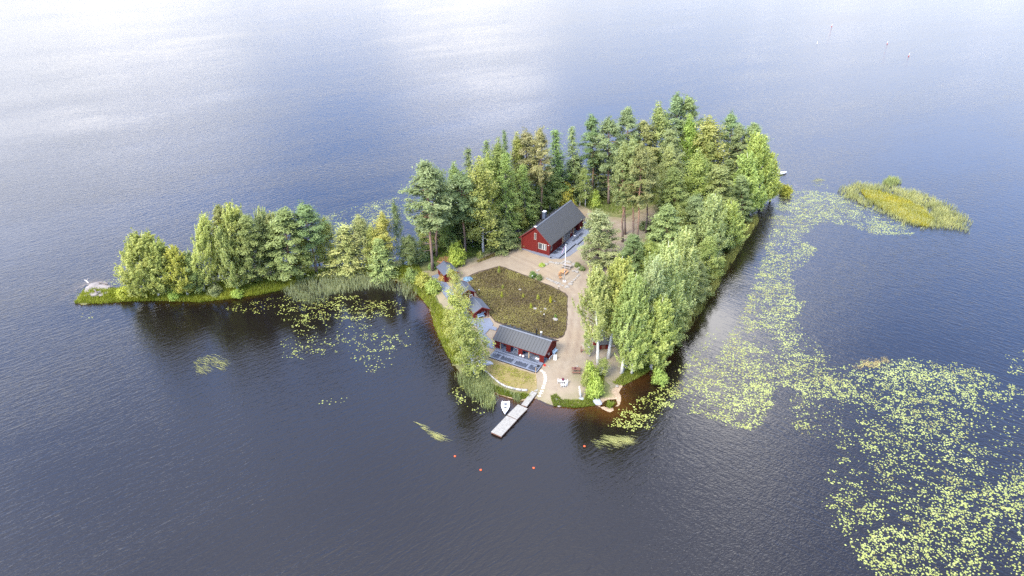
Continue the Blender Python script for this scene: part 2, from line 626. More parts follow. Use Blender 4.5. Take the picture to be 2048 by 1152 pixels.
def water_mat():
    m = bpy.data.materials.new('lake_water')
    m.use_nodes = True
    nt = m.node_tree
    nt.nodes.clear()
    out = nd(nt, 'ShaderNodeOutputMaterial')
    tc = nd(nt, 'ShaderNodeTexCoord')
    pos = tc.outputs['Object']
    def waves(ang, sx, sy, det, dist):
        return noise(nt, mapping(nt, mapping(nt, pos, rot=(0, 0, R(-ang))), (sx, sy, 1)), 1.0, det, 0.55, dist)
    wl = waves(40, 0.45, 1.6, 2, 0.5)
    wr = waves(-38, 0.45, 1.6, 2, 0.5)
    px = nd(nt, 'ShaderNodeSeparateXYZ')
    lk(nt, pos, px.inputs[0])
    side = nd(nt, 'ShaderNodeMapRange', interpolation_type='SMOOTHSTEP')
    lk(nt, math_n(nt, 'ADD', px.outputs[0], math_n(nt, 'MULTIPLY', noise(nt, pos, 0.02, 2), 40.0)), side.inputs[0])
    side.inputs[1].default_value = 25.0
    side.inputs[2].default_value = 75.0
    mxw = nd(nt, 'ShaderNodeMix', data_type='FLOAT')
    lk(nt, side.outputs[0], mxw.inputs[0])
    lk(nt, wl, mxw.inputs[2])
    lk(nt, wr, mxw.inputs[3])
    w1 = mxw.outputs[0]
    w2 = waves(15, 1.6, 4.0, 3, 0.3)
    gust = noise(nt, mapping(nt, mapping(nt, pos, rot=(0, 0, R(-30))), (0.010, 0.028, 1)), 1.0, 4, 0.6)
    sh = nd(nt, 'ShaderNodeAttribute', attribute_name='shelter')
    amp = math_n(nt, 'MULTIPLY', ramp(nt, gust, [(0.35, 0.5), (0.65, 1.2)]), math_n(nt, 'SUBTRACT', 1.0, math_n(nt, 'MULTIPLY', sh.outputs['Fac'], 0.85)))
    h = math_n(nt, 'ADD', math_n(nt, 'MULTIPLY', w1, 0.75), math_n(nt, 'MULTIPLY', w2, 0.35))
    h = math_n(nt, 'MULTIPLY', h, amp)
    bp = nd(nt, 'ShaderNodeBump')
    bp.inputs['Strength'].default_value = 1.0
    bp.inputs['Distance'].default_value = WAVE
    lk(nt, h, bp.inputs['Height'])
    gl = nd(nt, 'ShaderNodeBsdfGlossy')
    gl.inputs['Roughness'].default_value = 0.06
    gl.inputs['Color'].default_value = (1, 1, 1, 1)
    lk(nt, bp.outputs[0], gl.inputs['Normal'])
    df = nd(nt, 'ShaderNodeBsdfDiffuse')
    df.inputs['Color'].default_value = (0.0060, 0.0048, 0.0040, 1)
    tr = nd(nt, 'ShaderNodeBsdfTransparent')
    tr.inputs['Color'].default_value = (0.58, 0.44, 0.28, 1)
    dp = nd(nt, 'ShaderNodeAttribute', attribute_name='depth')
    op = ramp(nt, dp.outputs['Fac'], [(0.0, 0.05), (0.25, 0.45), (0.6, 0.85), (1.0, 1.0)])
    body = nd(nt, 'ShaderNodeMixShader')
    lk(nt, op, body.inputs[0])
    lk(nt, tr.outputs[0], body.inputs[1])
    lk(nt, df.outputs[0], body.inputs[2])
    fr = nd(nt, 'ShaderNodeFresnel')
    fr.inputs['IOR'].default_value = WATER_IOR
    lk(nt, bp.outputs[0], fr.inputs['Normal'])
    mx = nd(nt, 'ShaderNodeMixShader')
    lk(nt, fr.outputs[0], mx.inputs[0])
    lk(nt, body.outputs[0], mx.inputs[1])
    lk(nt, gl.outputs[0], mx.inputs[2])
    lk(nt, mx.outputs[0], out.inputs[0])
    return m


WAVE = 0.14
WATER_IOR = 1.43
M_WATER = water_mat()

# ------------------------------------------------------------------ terrain
SHORE_PX = [(150, 607), (165, 609), (200, 606), (240, 605), (270, 598), (300, 600), (345, 601), (380, 603), (430, 598), (480, 593),
            (530, 585), (570, 574), (600, 564), (650, 556), (700, 553), (760, 556), (800, 565), (830, 585), (850, 603), (862, 620),
            (870, 650), (885, 690), (900, 722), (925, 752), (950, 770), (975, 780), (1005, 793), (1040, 802), (1060, 800), (1074, 797),
            (1090, 803), (1105, 812), (1130, 813), (1170, 811), (1195, 812), (1222, 822), (1238, 808), (1240, 785), (1252, 766), (1278, 752), (1300, 738),
            (1324, 705), (1355, 655), (1388, 603), (1417, 562), (1442, 520), (1466, 473), (1485, 443), (1508, 420), (1540, 394),
            (1578, 383), (1582, 374), (1560, 364), (1550, 352), (1540, 338), (1500, 333), (1450, 338), (1380, 344), (1300, 355), (1200, 372),
            (1130, 386), (1080, 402), (1040, 424), (1000, 440), (960, 453), (920, 466), (880, 482), (850, 500), (830, 512), (800, 521),
            (740, 528), (680, 530), (620, 534), (560, 534), (500, 541), (450, 550), (400, 556), (340, 565), (290, 575), (240, 580),
            (215, 576), (190, 570), (170, 582), (155, 597)]


def densify(poly, step, jit=0.0, seed=1):
    rg = np.random.default_rng(seed)
    res = []
    n = len(poly)
    for i in range(n):
        a = np.array(poly[i])
        b = np.array(poly[(i + 1) % n])
        L = np.linalg.norm(b - a)
        k = max(1, int(L / step))
        for j in range(k):
            p = a + (b - a) * j / k
            res.append(tuple(p + rg.normal(0, jit, 2)))
    return res


SHORE = np.array(densify([G2(*p) for p in SHORE_PX], 1.2, 0.22))


def inside(poly, P):
    poly = np.asarray(poly)
    P = np.asarray(P)
    x, y = P[:, 0], P[:, 1]
    r = np.zeros(len(P), bool)
    n = len(poly)
    for i in range(n):
        x0, y0 = poly[i]
        x1, y1 = poly[(i + 1) % n]
        if y0 == y1:
            continue
        c = ((y0 > y) != (y1 > y)) & (x < (x1 - x0) * (y - y0) / (y1 - y0) + x0)
        r ^= c
    return r


def dist_poly(poly, P):
    poly = np.asarray(poly)
    P = np.asarray(P, dtype=np.float64)
    best = np.full(len(P), 1e9)
    n = len(poly)
    for i in range(n):
        a = poly[i]
        d = poly[(i + 1) % n] - a
        L = max(d @ d, 1e-9)
        t = np.clip(((P - a) @ d) / L, 0, 1)
        q = P - a - t[:, None] * d
        best = np.minimum(best, np.einsum('ij,ij->i', q, q))
    return np.sqrt(best)


def vnoise(P, scale, seed):
    """smooth value noise on the plane, 0..1"""
    rg = np.random.default_rng(seed)
    T = rg.random((256, 256))
    q = np.asarray(P) * scale + 1000.0
    i = np.floor(q).astype(int)
    f = q - i
    f = f * f * (3 - 2 * f)
    x0, y0 = i[:, 0] % 256, i[:, 1] % 256
    x1, y1 = (x0 + 1) % 256, (y0 + 1) % 256
    return (T[x0, y0] * (1 - f[:, 0]) * (1 - f[:, 1]) + T[x1, y0] * f[:, 0] * (1 - f[:, 1])
            + T[x0, y1] * (1 - f[:, 0]) * f[:, 1] + T[x1, y1] * f[:, 0] * f[:, 1])


# gentle sandy shallows: centre, radius, slope of the bed there
SHALLOWS = [(G2(1085, 815), 9.0, 0.10), (G2(1228, 812), 7.0, 0.06), (G2(858, 625), 5.0, 0.12), (G2(1300, 770), 6.0, 0.13), (G2(1350, 700), 6.0, 0.15), (G2(1385, 645), 6.0, 0.16), (G2(1420, 590), 6.0, 0.16), (G2(1450, 540), 6.5, 0.16), (G2(1485, 475), 7.0, 0.16), (G2(330, 608), 7.0, 0.2), (G2(450, 600), 7.0, 0.2), (G2(885, 700), 4.0, 0.2)]
PIT = G2(1219, 806)


def height(P):
    P = np.asarray(P, dtype=np.float64)
    ins = inside(SHORE, P)
    d = dist_poly(SHORE, P)
    t = np.clip(d / 5.5, 0, 1)
    up = 1.0 * (t * t * (3 - 2 * t)) ** 0.7 + 0.25 * (vnoise(P, 0.12, 3) - 0.5) * np.clip((d - 9) / 8, 0, 1)
    sl = np.full(len(P), 0.45)
    for c, r, s in SHALLOWS:
        w = np.exp(-((P - np.array(c)) ** 2).sum(1) / (r * r))
        sl = sl * (1 - w) + s * w
    dn = -np.minimum(d * sl, 2.5)
    z = np.where(ins, up, dn)
    pd = np.sqrt(((P - np.array(PIT)) ** 2).sum(1))
    z = z - 1.1 * np.exp(-(pd / 1.0) ** 4)
    return z


gx0, gx1, gy0, gy1, gs = -104.0, 92.0, 84.0, 226.0, 0.8
nx, ny = int((gx1 - gx0) / gs) + 1, int((gy1 - gy0) / gs) + 1
X, Y = np.meshgrid(gx0 + np.arange(nx) * gs, gy0 + np.arange(ny) * gs)
GP = np.stack([X.ravel(), Y.ravel()], 1)
GZ = height(GP).astype(np.float64)
GZ2 = GZ.reshape(ny, nx)


def zat(x, y):
    fx = min(max((x - gx0) / gs, 0), nx - 1.001)
    fy = min(max((y - gy0) / gs, 0), ny - 1.001)
    i, j = int(fx), int(fy)
    a, b = fx - i, fy - j
    return float(GZ2[j, i] * (1 - a) * (1 - b) + GZ2[j, i + 1] * a * (1 - b) + GZ2[j + 1, i] * (1 - a) * b + GZ2[j + 1, i + 1] * a * b)


def zats(P):
    P = np.asarray(P)
    fx = np.clip((P[:, 0] - gx0) / gs, 0, nx - 1.001)
    fy = np.clip((P[:, 1] - gy0) / gs, 0, ny - 1.001)
    i, j = fx.astype(int), fy.astype(int)
    a, b = fx - i, fy - j
    return GZ2[j, i] * (1 - a) * (1 - b) + GZ2[j, i + 1] * a * (1 - b) + GZ2[j + 1, i] * (1 - a) * b + GZ2[j + 1, i + 1] * a * b


def on_ground(px, py):
    """point on the ground that the survey picture shows there"""
    z = 0.9
    for _ in range(4):
        p = ground_px(px, py, z)
        z = max(zat(p.x, p.y), 0.0)
    return Vector((p.x, p.y, z))


ii, jj = np.meshgrid(np.arange(nx - 1), np.arange(ny - 1))
q0 = (jj * nx + ii).ravel()
QF = np.stack([q0, q0 + 1, q0 + nx + 1, q0 + nx], 1)
keep = GZ[QF].max(1) > -2.45
QF = QF[keep]
used, inv = np.unique(QF, return_inverse=True)
sandy = np.zeros(len(used))
for (px_, py_, r_) in ((1085, 815, 12), (1225, 805, 11), (858, 625, 9), (1290, 762, 8)):
    sandy = np.maximum(sandy, np.exp(-((GP[used] - np.array(G2(px_, py_))) ** 2).sum(1) / (r_ * r_)) * 1.3)
gm = mesh_np('ground', np.column_stack([GP[used], GZ[used]]), inv.reshape(-1, 4), {'sandy': np.clip(sandy, 0.12, 1)}, smooth=True)
put('ground', gm, M_FLOOR, label='forest floor and sandy shore of the wooded island', cat='ground', kind='structure')


def cdt_sheet(name, outline, step, zfun, mat, lift=0.03, thick=None, parent=None, attrs=None, **kw):
    """a sheet (or slab) with the given outline, draped on the ground"""
    out = [tuple(p) for p in outline]
    P = np.array(out)
    xs = np.arange(P[:, 0].min(), P[:, 0].max(), step)
    ys = np.arange(P[:, 1].min(), P[:, 1].max(), step)
    XX, YY = np.meshgrid(xs, ys)
    I = np.stack([XX.ravel(), YY.ravel()], 1)
    if len(I):
        I = I[inside(P, I)]
    if len(I):
        I = I[dist_poly(P, I) > step * 0.35]
    pts = [Vector(p) for p in out] + [Vector(p) for p in I]
    n = len(out)
    res = delaunay_2d_cdt(pts, [(i, (i + 1) % n) for i in range(n)], [], 1, 1e-4)
    V = np.array([(v.x, v.y) for v in res[0]])
    Z = zfun(V) + lift
    m = bpy.data.meshes.new(name)
    m.from_pydata([(x, y, z) for (x, y), z in zip(V, Z)], [], [tuple(f) for f in res[2]])
    bm = bmesh.new()
    bm.from_mesh(m)
    bmesh.ops.recalc_face_normals(bm, faces=bm.faces)
    if sum(f.normal.z for f in bm.faces) < 0:
        bmesh.ops.reverse_faces(bm, faces=bm.faces)
    if thick:
        g = bmesh.ops.extrude_face_region(bm, geom=bm.faces[:])
        for v in g['geom']:
            if isinstance(v, bmesh.types.BMVert):
                v.co.z += thick
        bmesh.ops.recalc_face_normals(bm, faces=bm.faces)
    bm.to_mesh(m)
    bm.free()
    if attrs:
        for an, fn in attrs.items():
            a = m.attributes.new(an, 'FLOAT', 'POINT')
            a.data.foreach_set('value', np.asarray(fn(V), dtype=np.float32))
    return put(name, m, mat, parent, **kw)


# water: dense near the island, a few big triangles beyond
def make_water():
    xs = np.arange(-130, 121, 1.5)
    ys = np.arange(62, 245, 1.5)
    XX, YY = np.meshgrid(xs, ys)
    I = np.stack([XX.ravel(), YY.ravel()], 1)
    z = height(I)
    d = dist_poly(SHORE, I)
    dep = np.where(z > 0, 0.0, np.clip(-z / 1.6, 0, 1))
    far = np.clip((d - 12) / 25, 0, 1)
    dep = np.maximum(dep, far)
    # calm water in the lee: the bay, the dock side and along the right shore
    sh = np.zeros(len(I))
    for (px, py, r) in ((1200, 830, 9), (1400, 640, 16), (1480, 520, 14), (1330, 750, 12), (620, 620, 16), (480, 620, 12), (820, 620, 10), (720, 600, 14), (930, 760, 8)):
        c = np.array(G2(px, py))
        sh = np.maximum(sh, np.exp(-((I - c) ** 2).sum(1) / (r * r)))
    B = 5000.0
    nxx, nyy = len(xs), len(ys)
    i, j = np.meshgrid(np.arange(nxx - 1), np.arange(nyy - 1))
    q = (j * nxx + i).ravel()
    F = [tuple(t) for t in np.stack([q, q + 1, q + nxx + 1, q + nxx], 1)]
    V = [(x, y, 0.0) for x, y in I]
    c0 = len(V)
    V += [(-B, -B, 0), (B, -B, 0), (B, B, 0), (-B, B, 0)]
    bot = list(range(nxx))
    top = [(nyy - 1) * nxx + k for k in range(nxx)]
    lef = [k * nxx for k in range(nyy)]
    rig = [k * nxx + nxx - 1 for k in range(nyy)]
    F.append(tuple([c0, c0 + 1] + bot[::-1]))
    F.append(tuple([c0 + 1, c0 + 2] + rig[::-1]))
    F.append(tuple([c0 + 2, c0 + 3] + top))
    F.append(tuple([c0 + 3, c0] + lef))
    m = bpy.data.meshes.new('water')
    m.from_pydata(V, [], F)
    for nme, val in (('depth', np.concatenate([dep, np.ones(4)])), ('shelter', np.concatenate([sh, np.zeros(4)]))):
        a = m.attributes.new(nme, 'FLOAT', 'POINT')
        a.data.foreach_set('value', val.astype(np.float32))
    put('water', m, M_WATER, label='dark rippled lake reflecting clouds and blue sky', cat='lake', kind='structure')


make_water()


def pxpoly(pts, z=0.95, step=0.9, jit=0.12, seed=3):
    return densify([G2(x, y, z) for x, y in pts], step, jit, seed)


GRAVEL_PX = [(838, 543), (865, 541), (905, 529), (950, 515), (985, 504), (1010, 498), (1035, 486), (1060, 462), (1085, 436), (1120, 415), (1150, 405),
             (1185, 424), (1215, 432), (1250, 437), (1275, 424), (1300, 413), (1325, 408), (1322, 424), (1300, 445), (1292, 480), (1272, 510),
             (1245, 522), (1232, 560), (1205, 600), (1200, 640), (1228, 690), (1252, 735), (1240, 762), (1225, 772), (1205, 752), (1185, 740), (1168, 756), (1172, 790), (1165, 801),
             (1130, 800), (1108, 806), (1093, 803), (1078, 795), (1064, 782), (1010, 768), (960, 733), (945, 695), (924, 665), (899, 622), (880, 602), (856, 568)]
TRACK = np.array([G2(x, y, .95) for x, y in ((1262, 428), (1225, 445), (1190, 500), (1172, 560), (1158, 605), (1152, 640), (1148, 680), (1140, 710), (1128, 750))])
TRACK2 = np.array([G2(x, y, .95) for x, y in ((846, 552), (880, 545), (925, 535), (970, 520), (1020, 512), (1070, 535), (1125, 568), (1155, 600))])


def dist_line(L, P):
    best = np.full(len(P), 1e9)
    for a, b in zip(L[:-1], L[1:]):
        d = b - a
        t = np.clip(((P - a) @ d) / (d @ d), 0, 1)
        q = P - a - t[:, None] * d
        best = np.minimum(best, np.hypot(q[:, 0], q[:, 1]))
    return best


def track_attr(V):
    r = np.zeros(len(V))
    for L in (TRACK, TRACK2):
        d = dist_line(L, V)
        r = np.maximum(r, np.exp(-((d - 0.85) / 0.34) ** 2) * (0.35 + 0.65 * vnoise(V, 0.25, 77)))
    return r


GRAVEL_OUT = pxpoly(GRAVEL_PX)


def weedy_attr(V):
    d = dist_poly(np.array(GRAVEL_OUT), V)
    return np.clip(1.25 - d / 2.6, 0, 1) * (0.2 + 0.8 * vnoise(V, 0.45, 78))


cdt_sheet('gravel_yard', GRAVEL_OUT, 0.55, zats, M_GRAVEL, 0.035, attrs={'track': track_attr, 'weedy': weedy_attr}, label='pale sandy gravel yard and track between the red buildings', cat='gravel yard', kind='structure')
BED_PX = [(930, 556), (945, 549), (970, 541), (998, 533), (1010, 536), (1060, 555), (1100, 572), (1131, 587), (1136, 594), (1135, 630), (1133, 660), (1126, 675),
          (1115, 679), (1060, 668), (990, 645), (975, 627), (958, 597)]
cdt_sheet('planting_bed', pxpoly(BED_PX, jit=0.06), 1.0, zats, M_SOIL, 0.07, label='brown planting bed in the middle of the gravel yard', cat='planting bed', kind='structure')
BED2_PX = [(953, 523), (975, 513), (1005, 502), (1020, 498), (1022, 503), (1000, 510), (975, 519), (957, 526)]
cdt_sheet('planting_strip', pxpoly(BED2_PX, jit=0.06), 1.0, zats, M_SOIL, 0.07, label='narrow dark planted strip between the forest edge and the gravel', cat='planting bed', kind='structure')
LAWN_PX = [(978, 717), (1000, 725), (1071, 750), (1074, 765), (1067, 781), (1045, 779), (1010, 767), (980, 750), (962, 736), (966, 722)]
cdt_sheet('lawn', pxpoly(LAWN_PX), 0.8, zats, M_LAWN, 0.065, label='dry yellowish lawn below the sauna terrace', cat='lawn', kind='structure')
GG_PX = [(1046, 499), (1046, 496), (1096, 514), (1102, 517), (1117, 518), (1130, 514), (1150, 500), (1175, 480), (1172, 462), (1150, 470), (1110, 505), (1096, 519), (1075, 512)]
cdt_sheet('grey_gravel_border', pxpoly([(1043, 500), (1046, 494), (1098, 511), (1160, 462), (1180, 470), (1165, 493), (1140, 512), (1122, 519), (1103, 519), (1080, 513)], jit=0.08), 0.8, zats, M_GREYGRAVEL, 0.06,
          label='blue grey gravel border round the foot of the main house', cat='gravel border', kind='structure')
cdt_sheet('soil_mound', pxpoly([(872, 524), (880, 516), (893, 514), (905, 519), (910, 527), (890, 532)], jit=0.1), 0.6,
          lambda V: zats(V) + 0.15, simple('orange_soil', (0.30, 0.15, 0.075), 0.95), 0.02, label='orange brown bare soil behind the first small cabin', cat='soil', kind='structure')
cdt_sheet('bare_earth', pxpoly([(515, 572), (522, 552), (535, 538), (560, 533), (575, 545), (560, 560), (535, 573)], jit=0.2), 1.0, zats,
          ground_mat('brown_earth', [(0.3, (0.11, 0.075, 0.055)), (0.7, (0.22, 0.16, 0.125))], 0.5, 3.0), 0.04, label='bare brown clearing under the big pines on the spit', cat='bare earth', kind='structure')

# ------------------------------------------------------------------ trees
def unit(v):
    return v / np.maximum(np.linalg.norm(v, axis=-1, keepdims=True), 1e-9)


def leaf_mesh(name, C, N, D, L, W, tint):
    """diamond leaves: centres C, normals N, long directions D, lengths L, widths W"""
    N = unit(N)
    D = unit(D - (D * N).sum(1, keepdims=True) * N)
    B = np.cross(N, D)
    L = L[:, None] / 2
    W = W[:, None] / 2
    V = np.stack([C - D * L, C + B * W, C + D * L, C - B * W], 1).reshape(-1, 3)
    F = np.arange(len(C) * 4).reshape(-1, 4)
    return mesh_np(name, V, F, {'tint': np.repeat(np.clip(tint, 0, 1), 4)})


def crown(kind, seed, h=20.0):
    """returns (crown mesh, list of limbs) for a tree of height h with its foot at the origin"""
    rg = np.random.default_rng(seed)
    C, N, D, Ls, Ws, T = [], [], [], [], [], []
    limbs = []

    def spray(base, end, n, sig0, sig1, L, W, sag=0.0, along=0.5, tint=0.5, upn=0.5, droop=0.0, tmin=0.25):
        t = tmin + (1 - tmin) * rg.random(n) ** 0.8
        P = base + (end - base) * t[:, None]
        P[:, 2] -= sag * t * t
        s = (sig0 + (sig1 - sig0) * t)[:, None]
        off = rg.normal(0, 1, (n, 3)) * s * np.array([1, 1, 0.75])
        P = P + off
        if droop:
            P[:, 2] -= droop * rg.random(n) ** 1.5
        dirn = unit(end - base)
        outw = P - np.array([0, 0, 1.0]) * P[:, 2:3]
        nn = unit(outw + 1e-6) * 0.6 + np.array([0, 0, upn + 0.25]) + rg.normal(0, 0.36, (n, 3))
        dd = dirn * along + rg.normal(0, 0.5, (n, 3)) + np.array([0, 0, -droop * 0.7])
        C.append(P)
        N.append(nn)
        D.append(dd)
        Ls.append(L * rg.uniform(0.65, 1.3, n))
        Ws.append(W * rg.uniform(0.65, 1.3, n))
        # leaf colour gets paler from the base of a spray to its tip
        T.append(np.clip(tint + 0.22 * (t - 0.6) + rg.normal(0, 0.13, n), 0, 1))

    if kind in ('pine', 'bushpine'):
        z0 = h * (rg.uniform(0.40, 0.47) if kind == 'pine' else rg.uniform(0.07, 0.12))
        nb = 62 if kind == 'pine' else 92
        for i in range(nb):
            f = (i + rg.random()) / nb
            z = z0 + (h * 0.965 - z0) * f
            prof = (math.sin(math.pi * min(1, (f * 0.86 + 0.18))) ** 0.75) * 0.9 + 0.12
            if kind == 'bushpine':
                prof = 1.02 * (1 - f ** 2.2) ** 0.8 * (0.75 + 0.25 * min(1, f / 0.25)) + 0.12
            ln = 3.1 * prof * rg.uniform(0.6, 1.15)
            az = i * 2.399 + rg.normal(0, 0.35)
            el = -0.25 + 0.95 * f + rg.normal(0, 0.12)
            b = np.array([0, 0, z])
            e = b + ln * np.array([math.cos(az) * math.cos(el), math.sin(az) * math.cos(el), math.sin(el)])
            limbs.append((b, e, 0.07 * (1 - 0.5 * f)))
            tn = rg.uniform(0.3, 0.75)
            nsub = 4
            for k in range(nsub):
                t = 0.45 + 0.55 * (k + rg.random()) / nsub
                bb = b + (e - b) * t
                sd = unit(rg.normal(0, 1, 3) * np.array([1, 1, 0.35]) + (e - b) * 0.35 / ln)
                spray(bb - sd * 0.15, bb + sd * rg.uniform(0.5, 1.0), 38, 0.20, 0.32, 0.46, 0.18, along=0.8, tint=tn + rg.normal(0, 0.12), upn=0.8, tmin=0.0)
        for k in range(6):
            z = h * (0.9 + 0.1 * k / 6)
            spray(np.array([0, 0, z]), np.array([rg.normal(0, .5), rg.normal(0, .5), z + 0.9]), 40, 0.25, 0.3, 0.42, 0.15, along=0.8, tint=0.6)
        if kind == 'bushpine':
            nb = 0
        for k in range(9 if nb else 0):          # bare dead snags below the crown
            z = z0 * rg.uniform(0.45, 0.98)
            az = rg.random() * 6.28
            limbs.append((np.array([0, 0, z]), np.array([math.cos(az) * 1.5, math.sin(az) * 1.5, z - 0.2 + rg.random() * .5]), 0.045))
    elif kind == 'spruce':
        nb = 90
        for i in range(nb):
            f = (i + rg.random()) / nb
            z = h * (0.06 + 0.92 * f)
            ln = (2.75 * (1 - f) ** 0.85 + 0.18) * rg.uniform(0.72, 1.1)
            az = i * 2.399 + rg.normal(0, 0.3)
            b = np.array([0, 0, z])
            e = b + np.array([math.cos(az) * ln, math.sin(az) * ln, ln * (-0.28 + 0.5 * f)])
            limbs.append((b, e, 0.04))
            spray(b, e, int(26 + 40 * (1 - f)), 0.12, 0.36, 0.50, 0.17, along=0.9, tint=rg.uniform(0.3, 0.7), upn=0.9, droop=0.35)
    elif kind == 'larch':
        nb = 95
        for i in range(nb):
            f = (i + rg.random()) / nb
            z = h * (0.10 + 0.89 * f)
            ln = (3.1 * (1 - f) ** 0.7 + 0.2) * rg.uniform(0.6, 1.15)
            az = i * 2.399 + rg.normal(0, 0.4)
            b = np.array([0, 0, z])
            e = b + np.array([math.cos(az) * ln, math.sin(az) * ln, ln * (-0.1 + 0.5 * f)])
            limbs.append((b, e, 0.045))
            spray(b, e, 62, 0.1, 0.28, 0.36, 0.13, along=0.6, tint=rg.uniform(0.35, 0.8), upn=0.6, droop=0.9)
    elif kind in ('birch', 'thinbirch'):
        dens = 1.0 if kind == 'birch' else 0.5
        nb = 72
        for i in range(nb):
            f = (i + rg.random()) / nb
            z = h * (0.14 + 0.72 * f)
            prof = math.sin(math.pi * min(1, 0.25 + 0.72 * f)) ** 0.7
            ln = 3.0 * prof * rg.uniform(0.6, 1.15) + 0.3
            az = i * 2.399 + rg.normal(0, 0.4)
            el = 0.35 + 0.75 * f + rg.normal(0, 0.15)
            b = np.array([0, 0, z])
            e = b + ln * np.array([math.cos(az) * math.cos(el), math.sin(az) * math.cos(el), math.sin(el)])
            limbs.append((b, e, 0.06 * (1.1 - f)))
            tn = rg.uniform(0.3, 0.75)
            for k in range(3):
                t = 0.45 + 0.55 * (k + rg.random()) / 3
                bb = b + (e - b) * t
                e2 = bb + np.array([rg.normal(0, .5), rg.normal(0, .5), rg.uniform(0.1, 0.7)])
                spray(bb, e2, int(50 * dens), 0.2, 0.32, 0.30, 0.22, along=0.2, tint=tn + rg.normal(0, 0.1), upn=0.55, droop=1.3, tmin=0.0)
        spray(np.array([0, 0, h * 0.82]), np.array([0.2, 0, h * 0.985]), int(260 * dens), 0.5, 0.25, 0.30, 0.22, tint=0.6, droop=0.8, tmin=0.0)
    elif kind in ('aspen', 'tallaspen'):
        zb = 0.05 if kind == 'aspen' else 0.24
        # several rising leaders, each a flame of leaves
        nb = 84
        for i in range(nb):
            f = (i + rg.random()) / nb
            z = h * (zb + (0.81 - zb) * f)
            prof = (1 - max(0, f - 0.35) / 0.65 * 0.68) * (0.62 + 0.38 * min(1, f / 0.3))
            ln = 3.3 * prof * rg.uniform(0.75, 1.15)
            az = i * 2.399 + rg.normal(0, 0.35)
            el = 0.55 + 0.5 * f + rg.normal(0, 0.12)
            b = np.array([0, 0, z])
            e = b + ln * np.array([math.cos(az) * math.cos(el), math.sin(az) * math.cos(el), math.sin(el) * 1.15])
            limbs.append((b, e, 0.06 * (1.1 - f)))
            tn = rg.uniform(0.35, 0.7)
            spray(b, e, 34, 0.15, 0.34, 0.30, 0.22, along=0.4, tint=tn - 0.08, upn=0.4, tmin=0.2) if kind == 'aspen' or i % 2 else None
            for k in range(5 if kind == 'aspen' else 4):
                s0 = b + (e - b) * rg.uniform(0.55, 1.0) + rg.normal(0, 0.25, 3)
                rad = unit(np.array([e[0], e[1], 0.0]))
                e2 = s0 + rad * rg.uniform(0.1, 0.7) + np.array([rg.normal(0, .22), rg.normal(0, .22), rg.uniform(1.3, 2.9)])
                spray(s0, e2, 42, 0.21, 0.04, 0.29, 0.16, along=1.1, tint=tn + 0.10 + rg.normal(0, 0.08), upn=0.35, tmin=0.0)
        for k in range(7):
            a = rg.random() * 6.28
            b = np.array([math.cos(a) * 0.4, math.sin(a) * 0.4, h * 0.74])
            e = np.array([math.cos(a) * rg.uniform(0.2, 1.2), math.sin(a) * rg.uniform(.2, 1.2), h * rg.uniform(0.9, 1.0)])
            spray(b, e, 70, 0.30, 0.08, 0.32, 0.20, along=0.8, tint=0.65, upn=0.3, tmin=0.0)
    elif kind == 'bush':
        for i in range(60):
            az = i * 2.399
            el = math.asin(rg.uniform(0.05, 1.0))
            ln = h * rg.uniform(0.7, 1.0)
            e = ln * np.array([math.cos(az) * math.cos(el) * 0.62, math.sin(az) * math.cos(el) * 0.62, math.sin(el)])
            b = np.array([0, 0, h * 0.1])
            if i % 4 == 0:
                limbs.append((b, e * 0.9, 0.03))
            spray(b, e, 52, 0.1 * h / 3, 0.26 * h / 3, 0.30 * h / 3, 0.24 * h / 3, along=0.5, tint=rg.uniform(0.3, 0.75), upn=0.5, tmin=0.35)
    m = leaf_mesh(kind + '_crown', np.concatenate(C), np.concatenate(N), np.concatenate(D), np.concatenate(Ls), np.concatenate(Ws), np.concatenate(T))
    return m, limbs


def trunk_mesh(kind, limbs, seed, h=20.0):
    rg = np.random.default_rng(seed + 99)
    mb = MB()
    r0 = {'pine': 0.24, 'bushpine': 0.24, 'spruce': 0.2, 'larch': 0.22, 'birch': 0.19, 'thinbirch': 0.2, 'aspen': 0.22, 'tallaspen': 0.26, 'bush': 0.06}[kind]
    pts, rad = [], []
    k = 9
    for i in range(k):
        f = i / (k - 1)
        wob = 0.12 if kind != 'bush' else 0.03
        pts.append((rg.normal(0, wob) * math.sin(f * 3.1), rg.normal(0, wob) * math.sin(f * 3.1), -0.4 + f * (h * 0.97 + 0.4)))
        rad.append(r0 * ((1 - f) ** 0.8) + 0.02 + (0.10 * (1 - f * 8) if f < 0.12 and kind != 'bush' else 0))
    mb.tube(pts, rad, 8)
    for b, e, r in limbs:
        mid = (b + e) / 2 + np.array([0, 0, -0.06])
        mb.tube([tuple(b), tuple(mid), tuple(e)], [r, r * 0.7, r * 0.25], 4, cap=False)
    return mb.mesh(kind + '_trunk', smooth=True)


